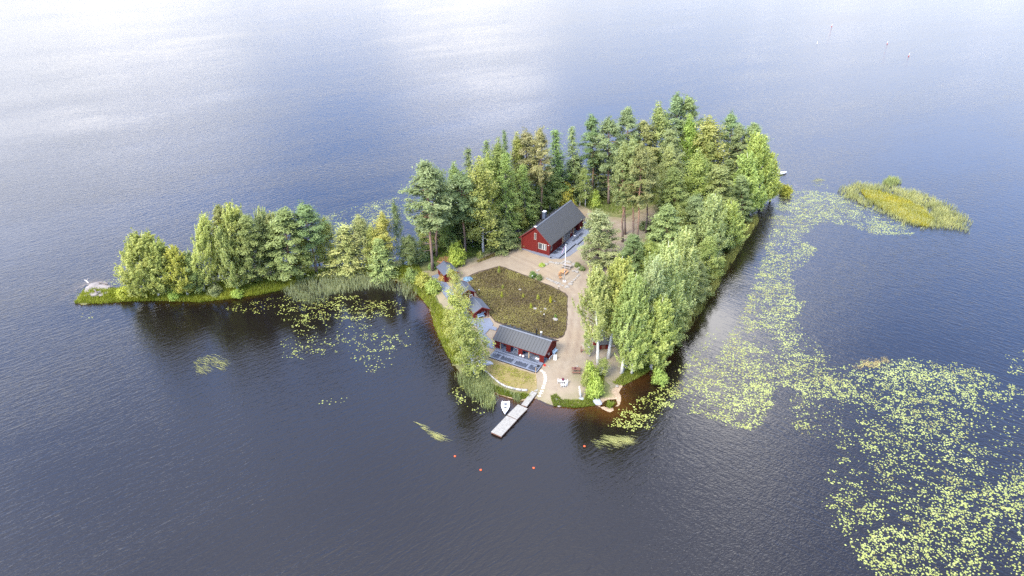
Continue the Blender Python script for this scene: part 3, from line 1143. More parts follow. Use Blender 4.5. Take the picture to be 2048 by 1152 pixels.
REF_R = {}
REF_H = {'tallaspen': 20.0, 'thinbirch': 20.0, 'bushpine': 20.0, 'pine': 20.0, 'spruce': 20.0, 'larch': 20.0, 'birch': 20.0, 'aspen': 20.0, 'bush': 3.0}
NVAR = {'tallaspen': 3, 'thinbirch': 3, 'bushpine': 3, 'pine': 4, 'spruce': 3, 'larch': 2, 'birch': 4, 'aspen': 5, 'bush': 3}
LEAFM = {'tallaspen': M_ASPEN, 'thinbirch': M_BIRCH, 'bushpine': M_PINE, 'pine': M_PINE, 'spruce': M_SPRUCE, 'larch': M_PINE, 'birch': M_BIRCH, 'aspen': M_ASPEN, 'bush': M_ASPEN}
BARKM = {'tallaspen': M_ASPEN_BARK, 'thinbirch': M_BIRCH_BARK, 'bushpine': M_PINE_BARK, 'pine': M_PINE_BARK, 'spruce': M_DARK_BARK, 'larch': M_DARK_BARK, 'birch': M_BIRCH_BARK, 'aspen': M_ASPEN_BARK, 'bush': M_DARK_BARK}
VARS = {}
for kd, nv in NVAR.items():
    VARS[kd] = []
    for v in range(nv):
        cm, lm = crown(kd, 100 + v * 7, REF_H[kd])
        tm = trunk_mesh(kd, lm, 100 + v * 7, REF_H[kd])
        co = np.empty(len(cm.vertices) * 3, dtype=np.float32)
        cm.vertices.foreach_get('co', co)
        co = co.reshape(-1, 3)
        REF_R.setdefault(kd, []).append(float(np.percentile(np.hypot(co[:, 0], co[:, 1]), 94)))
        cm.materials.append(LEAFM[kd])
        tm.materials.append(BARKM[kd])
        VARS[kd].append((cm, tm))
TREE_N = {}
NAMES = {'tallaspen': ('aspen_tree', 'aspen tree'), 'thinbirch': ('birch_tree', 'birch tree'), 'bushpine': ('pine_tree', 'pine tree'), 'pine': ('pine_tree', 'pine tree'), 'spruce': ('spruce_tree', 'spruce tree'), 'larch': ('larch_tree', 'larch tree'), 'birch': ('birch_tree', 'birch tree'),
         'aspen': ('aspen_tree', 'aspen tree'), 'bush': ('bush', 'bush')}


def tree(kind, bx, by, tx, ty, rpx, label, tint=(1, 1, 1), low=None, name=None, cat=None, group=None):
    """a tree whose foot and top the survey picture shows at (bx,by) and (tx,ty); rpx: crown radius in picture pixels"""
    base = on_ground(bx, by)
    u = (tx - 1024) / FPX
    v = (ty - 576) / FPX
    dy = math.cos(PITCH) - v * math.sin(PITCH)
    t = base.y / dy
    top = Vector((u * t, base.y, H - t * (math.sin(PITCH) + v * math.cos(PITCH))))
    hh = (top - base).length
    depth = base.y * math.cos(PITCH) + (H - base.z - hh * 0.5) * math.sin(PITCH)
    r = rpx * depth / FPX * {'pine': 1.14, 'spruce': 1.22}.get(kind, 1.0)
    i = TREE_N.get(kind, 0)
    TREE_N[kind] = i + 1
    cm, tm = VARS[kind][i % len(VARS[kind])]
    rt = empty(name or NAMES[kind][0], base, 0, label, cat or NAMES[kind][1], group)
    lean = (top - base).normalized()
    q = Vector((0, 0, 1)).rotation_difference(lean)
    rt.rotation_mode = 'QUATERNION'
    from mathutils import Quaternion
    rt.rotation_quaternion = q @ Quaternion((0, 0, 1), random.uniform(0, 6.28))
    sz = hh / REF_H[kind]
    sx = r / REF_R[kind][i % len(VARS[kind])]
    rt.scale = (sx, sx, sz)
    k = put('trunk' if kind != 'bush' else 'stem', tm, None, rt)
    c = put('crown' if kind != 'bush' else 'foliage', cm, None, rt)
    j = random.uniform(0.88, 1.12)
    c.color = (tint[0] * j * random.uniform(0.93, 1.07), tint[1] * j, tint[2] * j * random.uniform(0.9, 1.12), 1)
    if kind not in ('bush',):      # trunks keep a natural thickness whatever the crown's spread
        k.scale = (max(0.7, sz * 0.95) / max(sx, .05), max(0.7, sz * 0.95) / max(sx, .05), 1)
        if kind in ('birch', 'thinbirch', 'aspen', 'tallaspen', 'pine'):
            k.scale = (k.scale[0] ** 0.5, k.scale[1] ** 0.5, 1)
        else:
            k.scale = (k.scale[0] ** 0.3, k.scale[1] ** 0.3, 1)
    return rt


YEL = (1.14, 1.05, 0.75)
YG = (1.10, 1.07, 0.82)
PALE = (1.1, 1.06, 1.15)
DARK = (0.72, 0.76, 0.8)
OLIVE = (1.15, 1.02, 0.8)
BROWNISH = (1.25, 1.0, 0.95)
BRIGHT = (1.05, 1.2, 0.7)

T_ = [
    # the spit, from its left tip to the cabins
    ('aspen', 283, 593, 283, 460, 40, 'big yellow green aspen nearest the bare rock at the tip of the spit', YG),
    ('aspen', 318, 594, 312, 474, 30, 'aspen with yellowing leaves just right of the one nearest the rock', YEL),
    ('aspen', 377, 592, 338, 489, 26, 'short golden yellow aspen with a white leaning trunk on the spit', (1.28, 1.08, 0.62)),
    ('birch', 396, 586, 372, 500, 24, 'low dark birch between the golden aspen and the tall aspens of the spit', DARK),
    ('aspen', 408, 582, 409, 424, 25, 'tall light green aspen at the left edge of the middle spit grove', YG),
    ('bushpine', 442, 560, 436, 412, 22, 'dull pine top showing between the two tall aspens of the spit', OLIVE),
    ('aspen', 477, 582, 432, 446, 24, 'leaning light green aspen with thin white trunk at the bay side of the spit', YG),
    ('aspen', 466, 560, 463, 402, 33, 'tallest aspen of the spit with an upswept yellow green crown', YG),
    ('bushpine', 506, 565, 490, 432, 34, 'broad pale pine left of the bare brown clearing on the spit', OLIVE),
    ('aspen', 524, 546, 520, 410, 20, 'narrow aspen standing behind the bare brown clearing', PALE),
    ('aspen', 548, 543, 541, 420, 21, 'second narrow aspen behind the clearing, close to the big bushy pine', (1, 1, 1)),
    ('bushpine', 582, 557, 566, 420, 43, 'big bushy yellow green pine right of the bare clearing on the spit', YG),
    ('birch', 610, 552, 606, 472, 20, 'small bright birch leaning out beside the big bushy pine', YG),
    ('pine', 634, 547, 606, 409, 28, 'tall pine with an open crown and bare reddish trunk at the waist of the spit', (0.95, 1, 0.9)),
    ('birch', 650, 536, 647, 432, 24, 'bright bushy birch right of the open crowned pine on the spit', YG),
    ('spruce', 691, 543, 690, 449, 32, 'broad young conifer with tiered branches behind the reed bay', (1.9, 1.7, 1.5)),
    ('birch', 728, 537, 717, 425, 26, 'grey green birch with a white trunk in the middle of the row behind the reeds', (1.05, 1.02, 1.05)),
    ('birch', 745, 540, 742, 446, 20, 'smaller yellowish birch tucked between two taller birches behind the reeds', OLIVE),
    ('birch', 768, 539, 764, 420, 24, 'pale olive birch just left of the slim white trunked birch', OLIVE),
    ('spruce', 765, 554, 757, 476, 23, 'young spruce with layered branches at the back edge of the reed bed', (1.7, 1.6, 1.5)),
    ('thinbirch', 806, 528, 785, 392, 13, 'slim dark birch with a long bare white trunk leaning left', DARK),
    ('birch', 822, 533, 817, 468, 20, 'low grey green birch at the foot of the orange trunked pine', DARK),
    # the left forest behind the main house
    ('pine', 865, 541, 852, 326, 38, 'tall pine with a bright orange trunk beside the first small cabin', (1.05, 1.03, 0.95)),
    ('pine', 873, 513, 872, 342, 26, 'pine with a grey trunk just behind the bright orange trunked pine', (0.95, 1, 1)),
    ('birch', 852, 510, 846, 420, 22, 'low bushy birch at the water behind the orange trunked pine', (0.9, 0.95, 0.9)),
    ('pine', 931, 507, 921, 347, 33, 'tall pine with a reddish lower trunk behind the bright green bush', (0.98, 1, 0.95)),
    ('birch', 908, 487, 909, 319, 26, 'birch between the two tall pines at the left end of the forest', (0.95, 1, 0.9)),
    ('spruce', 946, 470, 935, 291, 22, 'dark pointed spruce rising over the left end of the forest', (1, 1.05, 1)),
    ('birch', 967, 504, 959, 307, 35, 'large drooping birch with a thick white trunk at the path mouth', (1.1, 1.05, 0.95)),
    ('spruce', 985, 452, 972, 277, 20, 'dark spruce top behind the large drooping birch', (0.9, 1.0, 0.9)),
    ('birch', 992, 470, 975, 298, 24, 'birch with a rounded pale crown right behind the large drooping birch', YG),
    ('birch', 1004, 455, 994, 271, 26, 'tall birch in the second row, left of the feathery larch', (1, 1, 0.9)),
    ('larch', 1010, 478, 1012, 304, 31, 'tall feathery yellow green larch left of the main house', (1.25, 1.25, 0.8)),
    ('spruce', 1018, 425, 1008, 258, 15, 'narrow spruce tip standing above the larch', (1, 1.05, 0.9)),
    ('birch', 1042, 432, 1034, 259, 24, 'birch with an even round top in the skyline left of the main house', OLIVE),
    ('pine', 1058, 430, 1052, 264, 24, 'pine with a brownish crown in the skyline behind the larches', BROWNISH),
    ('larch', 1050, 452, 1045, 328, 28, 'shorter feathery larch just behind the chimney end of the main house', (1.2, 1.2, 0.85)),
    ('pine', 1083, 438, 1080, 259, 20, 'thin tall pine with a bare brown trunk behind the main house chimney', (1.35, 1.08, 1.1)),
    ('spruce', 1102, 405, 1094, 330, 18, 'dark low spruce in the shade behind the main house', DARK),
    ('spruce', 1118, 408, 1110, 256, 24, 'bright green broad spruce behind the main house roof', (1.15, 1.4, 0.9)),
    ('spruce', 1151, 402, 1143, 250, 19, 'grey green spruce right of the bright green one in the skyline', (1.3, 1.3, 1.35)),
    ('thinbirch', 1171, 413, 1168, 328, 15, 'thin young birch with a white stem behind the far end of the main house', (0.95, 1.0, 0.9)),
    ('spruce', 1003, 500, 1005, 438, 24, 'small dark spruce at the forest edge beside the planted strip', (1, 1.05, 0.9)),
    ('spruce', 985, 488, 984, 425, 20, 'dark undergrowth spruce right of the white birch trunk', DARK),
    ('birch', 1030, 465, 1030, 395, 22, 'low birch at the edge of the trees left of the woodpile', OLIVE),
    ('birch', 895, 500, 893, 430, 22, 'low leafy birch standing in the gap between the two tall pines', (0.85, 0.95, 0.8)),
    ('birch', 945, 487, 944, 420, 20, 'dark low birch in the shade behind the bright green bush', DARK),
    # behind and right of the main house
    ('pine', 1186, 397, 1184, 233, 21, 'slender pine with a dense pointed crown behind the clearing', (0.9, 1, 1)),
    ('pine', 1217, 408, 1218, 238, 27, 'pine with a grey trunk standing at the back of the sandy clearing', (1, 1.02, 0.95)),
    ('pine', 1256, 388, 1254, 217, 24, 'tall pine with a pointed top in the middle of the back row', (1, 1.02, 1)),
    ('pine', 1288, 385, 1288, 244, 26, 'pine with a rounded top right of the pointed one in the back row', OLIVE),
    ('pine', 1245, 484, 1246, 300, 20, 'leftmost of the five bare trunked pines on the sandy clearing', OLIVE),
    ('pine', 1250, 469, 1251, 286, 20, 'second from left of the five bare trunked pines on the sandy clearing', (1.05, 1.02, .9)),
    ('pine', 1266, 486, 1266, 279, 21, 'middle one of the five bare trunked pines on the sandy clearing', (1.05, 1.02, .95)),
    ('pine', 1274, 496, 1284, 290, 21, 'reddish trunked pine, fourth from left on the sandy clearing', OLIVE),
    ('pine', 1292, 466, 1301, 305, 20, 'rightmost of the five bare trunked pines on the sandy clearing', OLIVE),
    ('birch', 1322, 378, 1318, 198, 30, 'tall grey green birch at the far back of the island', PALE),
    ('pine', 1356, 368, 1353, 189, 22, 'highest pine of the skyline at the back of the island', (0.92, 1, 0.95)),
    ('pine', 1380, 368, 1377, 194, 22, 'pine just right of the highest pine at the back', (0.95, 1, 0.95)),
    ('birch', 1388, 382, 1380, 226, 25, 'bright green birch in front of the two highest pines', BRIGHT),
    ('birch', 1426, 392, 1418, 226, 38, 'wide yellowish birch right of the bright green one at the back', (1.25, 1.08, 0.85)),
    ('bushpine', 1345, 415, 1342, 258, 28, 'pale rounded pine in the middle of the right forest', (1.12, 1.05, 0.9)),
    ('bushpine', 1350, 448, 1339, 296, 25, 'pine with a leafy low crown in front of the pale rounded one', OLIVE),
    ('bushpine', 1355, 474, 1345, 337, 29, 'bright bushy pine facing the sandy clearing', YG),
    ('birch', 1398, 455, 1394, 292, 31, 'birch with visible pale stems in the middle of the right forest', YG),
    ('bushpine', 1442, 468, 1438, 333, 32, 'broad olive pine in front of the willows', OLIVE),
    ('pine', 1468, 374, 1461, 228, 20, 'pine with a layered umbrella top near the right end of the skyline', (0.95, 1, 0.95)),
    ('pine', 1484, 388, 1479, 252, 20, 'pine just right of and below the umbrella topped one', (1, 1, 0.95)),
    ('pine', 1510, 382, 1508, 248, 23, 'pine whose flat top shows behind the bright willow', (0.95, 1.02, 0.95)),
    ('aspen', 1520, 418, 1513, 262, 34, 'bright green willow like tree nearest the moored boat', (1.08, 1.12, 0.72)),
    ('aspen', 1500, 432, 1494, 300, 32, 'bright green bushy tree in front of the one nearest the moored boat', (1.0, 1.1, 0.75)),
    ('aspen', 1541, 402, 1539, 300, 20, 'low bright tree at the far right shore, half hiding the moored boat', (1.1, 1.12, 0.68)),
    ('aspen', 1464, 500, 1462, 398, 26, 'leafy aspen in the second row above the right shore', (0.98, 1.05, .85)),
    ('aspen', 1410, 535, 1432, 382, 31, 'pale aspen with a white trunk near the right shore reeds', PALE),
    ('bushpine', 1203, 533, 1196, 424, 35, 'bushy pale pine standing beside the main house terrace', (1.22, 1.12, 1.1)),
    ('bushpine', 1333, 537, 1333, 412, 36, 'rounded pine in front of the clearing, right of the five pines', (1.08, 1.1, 1.0)),
    ('spruce', 1310, 535, 1306, 472, 19, 'small dark spruce at the foot of the five pines', DARK),
    ('bushpine', 1395, 500, 1392, 392, 28, 'dark pine in the shade right of the rounded pine', (0.85, 0.92, 0.85)),
    # the aspen grove in front on the right
    ('tallaspen', 1196, 729, 1193, 527, 33, 'tall aspen with a pale trunk nearest the gravel track', (1.1, 1.05, 0.95)),
    ('tallaspen', 1217, 716, 1246, 505, 34, 'largest aspen of the front grove, second trunk from the track', YG),
    ('tallaspen', 1243, 746, 1274, 540, 34, 'leaning aspen with a white spotted trunk near the water', (1.05, 1.05, 0.9)),
    ('aspen', 1287, 715, 1313, 505, 34, 'pale aspen in the middle of the front grove', PALE),
    ('aspen', 1325, 688, 1338, 474, 34, 'tall pale aspen with a pointed crown above the right shore', PALE),
    ('aspen', 1352, 642, 1374, 448, 32, 'aspen at the upper end of the front grove', PALE),
    ('aspen', 1302, 738, 1327, 590, 36, 'low spreading aspen overhanging the dark water on the right', (1, 1.06, 0.85)),
    ('aspen', 1263, 748, 1287, 600, 30, 'leafy aspen low in the front grove beside the leaning one', (1.02, 1.06, 0.8)),
    ('birch', 1376, 610, 1402, 520, 27, 'low grey green birch overhanging the right shore reeds', (1.15, 1.12, 1.15)),
    ('birch', 1332, 688, 1372, 600, 26, 'low birch at the waterline right of the front grove', (1.1, 1.1, 1.0)),
    ('thinbirch', 1180, 713, 1172, 655, 10, 'thin nearly bare birch beside the brown bench', YG),
    ('thinbirch', 1200, 752, 1212, 715, 13, 'bent thin white birch near the sandy point', (1.1, 1.1, 0.9)),
    ('bushpine', 1262, 560, 1268, 470, 26, 'dark pine behind the front aspen grove', (0.85, 0.92, 0.85)),
    ('birch', 1298, 560, 1300, 480, 25, 'yellow green birch between the rounded pine and the front grove', YG),
    # birches by the sauna
    ('thinbirch', 936, 630, 896, 528, 17, 'slim birch leaning over the second small cabin', (1.4, 1.3, 1.15)),
    ('thinbirch', 973, 727, 893, 572, 28, 'large leaning birch with a white trunk left of the sauna', (1.4, 1.3, 1.05)),
    ('thinbirch', 952, 757, 917, 625, 30, 'bushy birch at the waterline left of the sauna lawn', (1.12, 1.12, 0.9)),
    ('thinbirch', 925, 705, 893, 610, 22, 'pale birch overhanging the bay beside the third small cabin', (1.2, 1.15, 0.95)),
]
for t in T_:
    tree(*t[:7], tint=t[7])
UR = random.Random(5)
for k, (x, y) in enumerate([(1150, 396), (1190, 388), (1230, 378), (1270, 372), (1310, 366), (1345, 372), (1380, 378), (1420, 378), (1460, 380), (1490, 385), (1335, 400), (1375, 405), (1415, 412), (1455, 412), (1490, 410),
                            (1345, 430), (1375, 440), (1410, 445), (1450, 445), (1485, 450), (1330, 470), (1370, 470), (1405, 480), (1440, 495), (1355, 505), (1385, 530), (1420, 560), (1350, 560), (1310, 580), (1385, 585)]):
    kd = ('birch', 'spruce', 'birch', 'bushpine')[k % 4]
    tree(kd, x, y, x + UR.uniform(-4, 4), y - UR.uniform(60, 100), UR.uniform(20, 27), 'small tree of the dense understory filling the right forest', tint=(0.92, 0.95, 0.85), group='understory trees of the right forest')
for k, (x, y) in enumerate([(880, 495), (905, 480), (930, 470), (955, 462), (975, 458), (1000, 450), (1025, 440), (1050, 425), (1072, 415), (1095, 408), (1120, 400), (1020, 460), (1055, 440), (915, 492), (1075, 428), (1100, 420)]):
    kd = ('birch', 'spruce', 'birch')[k % 3]
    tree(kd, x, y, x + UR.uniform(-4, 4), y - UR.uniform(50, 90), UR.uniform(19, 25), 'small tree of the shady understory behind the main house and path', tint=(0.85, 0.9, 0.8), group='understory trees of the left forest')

# bushes and shrubs: foot, top, radius, label, tint
B_ = [
    (914, 529, 914, 478, 17, 'bright yellow green leafy bush beside the first small cabin', (1.15, 1.2, 0.55)),
    (1130, 411, 1129, 358, 19, 'yellow rowan like bush behind the main house roof', (1.5, 1.25, 0.55)),
    (1189, 411, 1190, 379, 12, 'thin bright sapling at the back of the clearing', (1.1, 1.25, 0.7)),
    (1040, 483, 1041, 462, 11, 'dark green bush at the left corner of the main house', DARK),
    (1066, 554, 1066, 540, 7, 'dark green flower bush at the left corner of the stone ring', (0.51, 0.65, 0.54)),
    (1079, 559, 1079, 548, 6, 'flowering bush in the stone ring, right of the dark one', (0.61, 0.68, 0.61)),
    (1084, 532, 1084, 525, 6, 'low green plant at the upper left of the stone ring', BRIGHT),
    (1155, 533, 1155, 523, 6, 'green bush among the stones beside the terrace pine', (0.61, 0.68, 0.54)),
    (1164, 540, 1164, 531, 6, 'small bush at the right corner of the stone ring', (0.65, 0.68, 0.58)),
    (886, 560, 886, 547, 9, 'reddish orange leaved shrub in front of the first small cabin', (1.4, 0.92, 0.7)),
    (938, 599, 938, 586, 8, 'orange leaved shrub in front of the second small cabin', (1.4, 1.0, 0.7)),
    (1572, 388, 1571, 369, 12, 'yellow green bush on the rock beside the moored boat', (1.35, 1.15, 0.5)),
    (1420, 556, 1424, 524, 17, 'yellow green bush on the right shore', (1.35, 1.18, 0.6)),
    (1387, 600, 1390, 562, 18, 'willow bush at the right shore beside the reeds', YG),
    (1183, 760, 1180, 722, 15, 'leafy young aspen bush beside the brown picnic table', BRIGHT),
    (1190, 790, 1190, 745, 16, 'bright green bush at the sandy point', BRIGHT),
    (1173, 770, 1172, 742, 9, 'small yellow green bush next to the picnic table', YG),
    (868, 583, 866, 556, 15, 'lush green bush on the bank above the bay', (0.9, 1.0, 0.7)),
    (848, 570, 845, 541, 15, 'yellow green willowherb clump on the bay bank', (1.1, 1.02, 0.6)),
    (825, 560, 822, 532, 14, 'green bush between the reeds and the round fire pit', (0.9, 0.98, 0.7)),
    (1318, 540, 1320, 512, 16, 'dark bush below the rounded pine', DARK),
    (1290, 458, 1292, 440, 12, 'dark low bush beside the rightmost clearing pine', DARK),
    (1255, 520, 1255, 495, 14, 'dark green bush below the reddish trunked pine', DARK),
    (864, 538, 866, 524, 8, 'small green bush at the foot of the orange trunked pine', (0.8, 0.95, 0.7)),
    (842, 519, 842, 495, 15, 'grey green willow bush at the back shore by the orange trunked pine', (0.9, 0.95, 1.0)),
    (960, 515, 959, 500, 6, 'small pale bush at the foot of the large drooping birch', YG),
    (1320, 765, 1316, 735, 15, 'green bush trailing over the dark water under the front grove', BRIGHT),
    (475, 592, 474, 575, 12, 'green bush at the foot of the leaning aspen on the spit', BRIGHT),
    (430, 588, 429, 565, 13, 'dark green bush under the tall aspens of the spit', DARK),
    (350, 596, 349, 578, 12, 'bushy green growth below the yellowing aspen', BRIGHT),
    (250, 594, 248, 570, 14, 'yellow green bush at the foot of the aspen nearest the rock', (1.25, 1.15, 0.5)),
]
for (bx, by, tx, ty, r, lab, tn) in B_:
    tree('bush', bx, by, tx, ty, r, lab, tint=tuple(0.95 * q for q in tn))

# saplings planted in the brown bed
for (px, py, hpx, lab, tn) in ((1005.5, 577, 9, 'thin sapling in the upper middle of the brown bed', (1.3, 1.2, .7)), (1003.5, 595, 12, 'yellow green sapling below the thin one in the brown bed', (1.5, 1.35, .55)),
                               (1046.5, 595, 9, 'slim sapling in the centre of the brown bed', (1.4, 1.3, .6)), (1076, 599, 12, 'sapling left of the brightest one in the brown bed', (1.4, 1.3, .6)),
                               (1101, 606, 14, 'brightest yellow sapling of the brown bed', (1.9, 1.7, .35)), (1062, 617, 12, 'yellow green sapling beside the flat stones in the brown bed', (1.6, 1.5, .5)),
                               (1111, 637, 10, 'green sapling beside the large stone at the right of the brown bed', (1.0, 1.3, .7)), (998, 546, 14, 'thin sapling at the top corner of the brown bed', (1.3, 1.2, .7))):
    tree('bush', px, py, px, py - hpx, 2.4, lab, tint=tuple(0.72 * q for q in tn), name='sapling', cat='sapling')


# ------------------------------------------------------------------ blades: reeds, grass, ground cover
def sample(poly_px, n, z=0.0, seed=1, edge=0.0, nz=0.0, nscale=0.5, thr=0.5, clear=None):
    rg = np.random.default_rng(seed)
    poly = np.array([G2(x, y, z) for x, y in poly_px])
    lo, hi = poly.min(0), poly.max(0)
    res = []
    got = 0
    for _ in range(40):
        P = lo + (hi - lo) * rg.random((n * 2, 2))
        k = inside(poly, P)
        if clear:
            c = np.array(clear[:2])
            k &= (((P - c) / np.array(clear[2:])) ** 2).sum(1) > 1
        P = P[k]
        if edge:
            d = dist_poly(poly, P)
            P = P[rg.random(len(P)) < np.clip(d / edge, 0.03, 1)]
        if nz:
            v = vnoise(P, nscale, seed + 5) * 0.6 + vnoise(P, nscale * 2.7, seed + 6) * 0.4
            P = P[v + rg.normal(0, nz, len(P)) > thr]
        res.append(P)
        got += len(P)
        if got >= n:
            break
    return np.concatenate(res)[:n]


def blades(name, P, hgt, wid, lean, mat, label, cat, seed=1, zmin=None, tint=0.5, wind=(0, 0), color=(1, 1, 1)):
    rg = np.random.default_rng(seed)
    n = len(P)
    z = zats(P)
    if zmin is not None:
        z = np.maximum(z, zmin)
    h = hgt * rg.uniform(0.6, 1.2, n)
    a = rg.random(n) * 6.283
    w = wid * rg.uniform(0.7, 1.3, n)
    sx, sy = np.cos(a) * w / 2, np.sin(a) * w / 2
    lx = rg.normal(0, lean, n) * h + wind[0] * h
    ly = rg.normal(0, lean, n) * h + wind[1] * h
    V = np.stack([np.stack([P[:, 0] - sx, P[:, 1] - sy, z], 1), np.stack([P[:, 0] + sx, P[:, 1] + sy, z], 1),
                  np.stack([P[:, 0] + lx + sx * .4, P[:, 1] + ly + sy * .4, z + h], 1), np.stack([P[:, 0] + lx - sx * .4, P[:, 1] + ly - sy * .4, z + h], 1)], 1).reshape(-1, 3)
    F = np.arange(n * 4).reshape(-1, 4)
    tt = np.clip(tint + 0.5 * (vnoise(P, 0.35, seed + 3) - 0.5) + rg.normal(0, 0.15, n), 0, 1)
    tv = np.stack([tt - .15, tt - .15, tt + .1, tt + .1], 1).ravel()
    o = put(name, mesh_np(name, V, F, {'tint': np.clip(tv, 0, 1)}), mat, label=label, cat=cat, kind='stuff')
    o.color = (*color, 1)
    return o


def tufts(name, P, size, mat, label, cat, seed=1, tint=0.5, lift=0.12, color=(1, 1, 1), flat=0.6):
    """low leafy ground cover"""
    rg = np.random.default_rng(seed)
    n = len(P)
    C = np.column_stack([P, np.maximum(zats(P), 0) + lift * rg.uniform(0.3, 1.6, n)])
    N = np.column_stack([rg.normal(0, flat, n), rg.normal(0, flat, n), np.ones(n)])
    D = rg.normal(0, 1, (n, 3))
    tt = np.clip(tint + 0.55 * (vnoise(P, 0.28, seed + 3) - 0.5) + rg.normal(0, 0.14, n), 0, 1)
    m = leaf_mesh(name, C, N, D, size * rg.uniform(0.6, 1.4, n), size * 0.6 * rg.uniform(0.6, 1.4, n), tt)
    o = put(name, m, mat, label=label, cat=cat, kind='stuff')
    o.color = (*color, 1)
    return o


blades('reeds', sample([(575, 600), (560, 583), (600, 560), (650, 548), (700, 545), (770, 549), (815, 558), (845, 590), (842, 608), (815, 606), (790, 590), (750, 580), (690, 590), (640, 612), (600, 612)], 5600, seed=21, edge=4.0, nz=0.16, nscale=0.35, thr=0.46), 1.25, 0.085, 0.16, M_REED,
       'grey green reed bed standing in the bay behind the lily pads', 'reeds', 31, zmin=-0.1, tint=0.6, color=(1.1, 1.15, 1.05))
blades('reeds', sample([(905, 760), (930, 735), (960, 742), (1000, 778), (1040, 795), (1050, 803), (1030, 818), (1000, 832), (965, 820), (935, 795)], 3000, seed=22, clear=(*G2(1010, 817), 1.9, 3.6), edge=2.6, nz=0.14, nscale=0.4, thr=0.47), 1.5, 0.08, 0.17, M_REED,
       'green reed bed between the timber edging and the white rowing boat', 'reeds', 32, zmin=-0.1, tint=0.6, color=(1.1, 1.18, 0.9))
blades('reeds', sample([(1665, 385), (1700, 362), (1770, 368), (1830, 380), (1880, 395), (1925, 420), (1950, 445), (1942, 470), (1900, 462), (1840, 460), (1800, 450), (1750, 425), (1705, 405)], 11000, seed=23, edge=5.0, nz=0.12, nscale=0.3, thr=0.40), 0.95, 0.10, 0.18, M_REED,
       'pale reeds fringing the yellow grassy islet on the right', 'reeds', 33, zmin=-0.1, tint=0.6, color=(1.4, 1.36, 1.0))
blades('islet_grass', sample([(1718, 380), (1760, 383), (1810, 398), (1850, 418), (1870, 440), (1855, 456), (1820, 447), (1775, 425), (1730, 398)], 13000, seed=24, edge=1.8), 0.7, 0.14, 0.32, M_GRASS,
       'dense yellow green grass of the small islet on the right', 'grass', 34, zmin=-0.05, tint=0.55, color=(1.5, 1.15, 0.85))
blades('reeds', sample([(1758, 368), (1775, 354), (1800, 356), (1806, 368), (1780, 376)], 900, seed=25, edge=1.5), 1.0, 0.08, 0.16, M_REED, 'small separate reed tuft above the grassy islet', 'reeds', 35, zmin=-0.1, tint=0.7, color=(1.1, 1.2, 0.8))
blades('reeds', sample([(1325, 700), (1382, 618), (1428, 556), (1462, 488), (1484, 453), (1510, 430), (1518, 445), (1482, 500), (1450, 553), (1412, 618), (1356, 690), (1334, 715)], 5500, seed=26, edge=1.6, nz=0.14, nscale=0.35, thr=0.50), 1.3, 0.09, 0.17, M_REED,
       'yellow green reeds along the dark right shore', 'reeds', 36, zmin=-0.1, tint=0.5, color=(1.2, 1.15, 0.6))
blades('shore_grass', np.concatenate([sample([(150, 607), (165, 587), (178, 575), (200, 582), (240, 578), (290, 572), (330, 580), (400, 575), (470, 570), (520, 565), (580, 556), (600, 552), (640, 545), (700, 540), (770, 540), (820, 545), (790, 560), (700, 556), (640, 560), (575, 578), (530, 588), (470, 597), (400, 605), (330, 602), (260, 603), (200, 608)], 30000, seed=27),
                                      sample([(810, 535), (838, 540), (855, 570), (872, 606), (897, 635), (915, 668), (935, 700), (930, 730), (905, 730), (884, 690), (868, 650), (860, 618), (845, 600), (825, 580), (795, 560)], 8000, seed=28)]), 0.6, 0.11, 0.38, M_GRASS,
       'lush yellow green grass along the bay side of the spit', 'grass', 37, zmin=0.0, tint=0.45, color=(1.1, 1.02, 0.68))
blades('shore_grass', np.concatenate([sample([(1100, 795), (1112, 793), (1125, 803), (1165, 803), (1178, 790), (1176, 760), (1186, 745), (1208, 755), (1205, 790), (1190, 812), (1150, 816), (1108, 813)], 6500, seed=29),
                                      sample([(955, 750), (985, 772), (1022, 788), (1056, 791), (1064, 796), (1040, 800), (1000, 790), (965, 772), (935, 745), (930, 725)], 6000, seed=30),
                                      sample([(1225, 770), (1255, 740), (1300, 725), (1340, 700), (1330, 720), (1285, 752), (1245, 772)], 4500, seed=41)]), 0.36, 0.09, 0.38, M_GRASS,
       'bright green grass along the front shore of the island', 'grass', 38, zmin=0.0, tint=0.42, color=(0.92, 0.9, 0.75))
blades('forest_grass', np.concatenate([sample([(1140, 405), (1200, 385), (1300, 375), (1400, 360), (1500, 350), (1540, 390), (1480, 460), (1430, 540), (1350, 640), (1260, 720), (1235, 690), (1205, 630), (1240, 560), (1280, 510), (1300, 470), (1330, 415), (1290, 405), (1240, 428), (1190, 420)], 24000, seed=42, z=1),
                                       sample([(830, 520), (900, 478), (1000, 445), (1080, 410), (1120, 400), (1080, 432), (1030, 480), (955, 512), (880, 525)], 9000, seed=43, z=1)]), 0.45, 0.13, 0.35, M_GRASS,
       'undergrowth of grass and berry shrubs on the forest floor', 'undergrowth', 39, tint=0.35, color=(0.75, 0.85, 0.7))
bed_in = [(933, 557), (970, 543), (998, 535), (1010, 538), (1060, 557), (1100, 574), (1129, 588), (1134, 595), (1133, 630), (1131, 659), (1125, 673), (1115, 677), (1060, 666), (991, 643), (977, 626), (961, 598)]
tufts('ground_cover', np.concatenate([sample(bed_in, 26000, z=1, seed=44), sample(BED2_PX, 1500, z=1, seed=45)]), 0.30, M_COVER, 'low brown and olive heather covering the planting bed', 'ground cover', 46, tint=0.46, lift=0.14, color=(1.55, 1.5, 1.15))
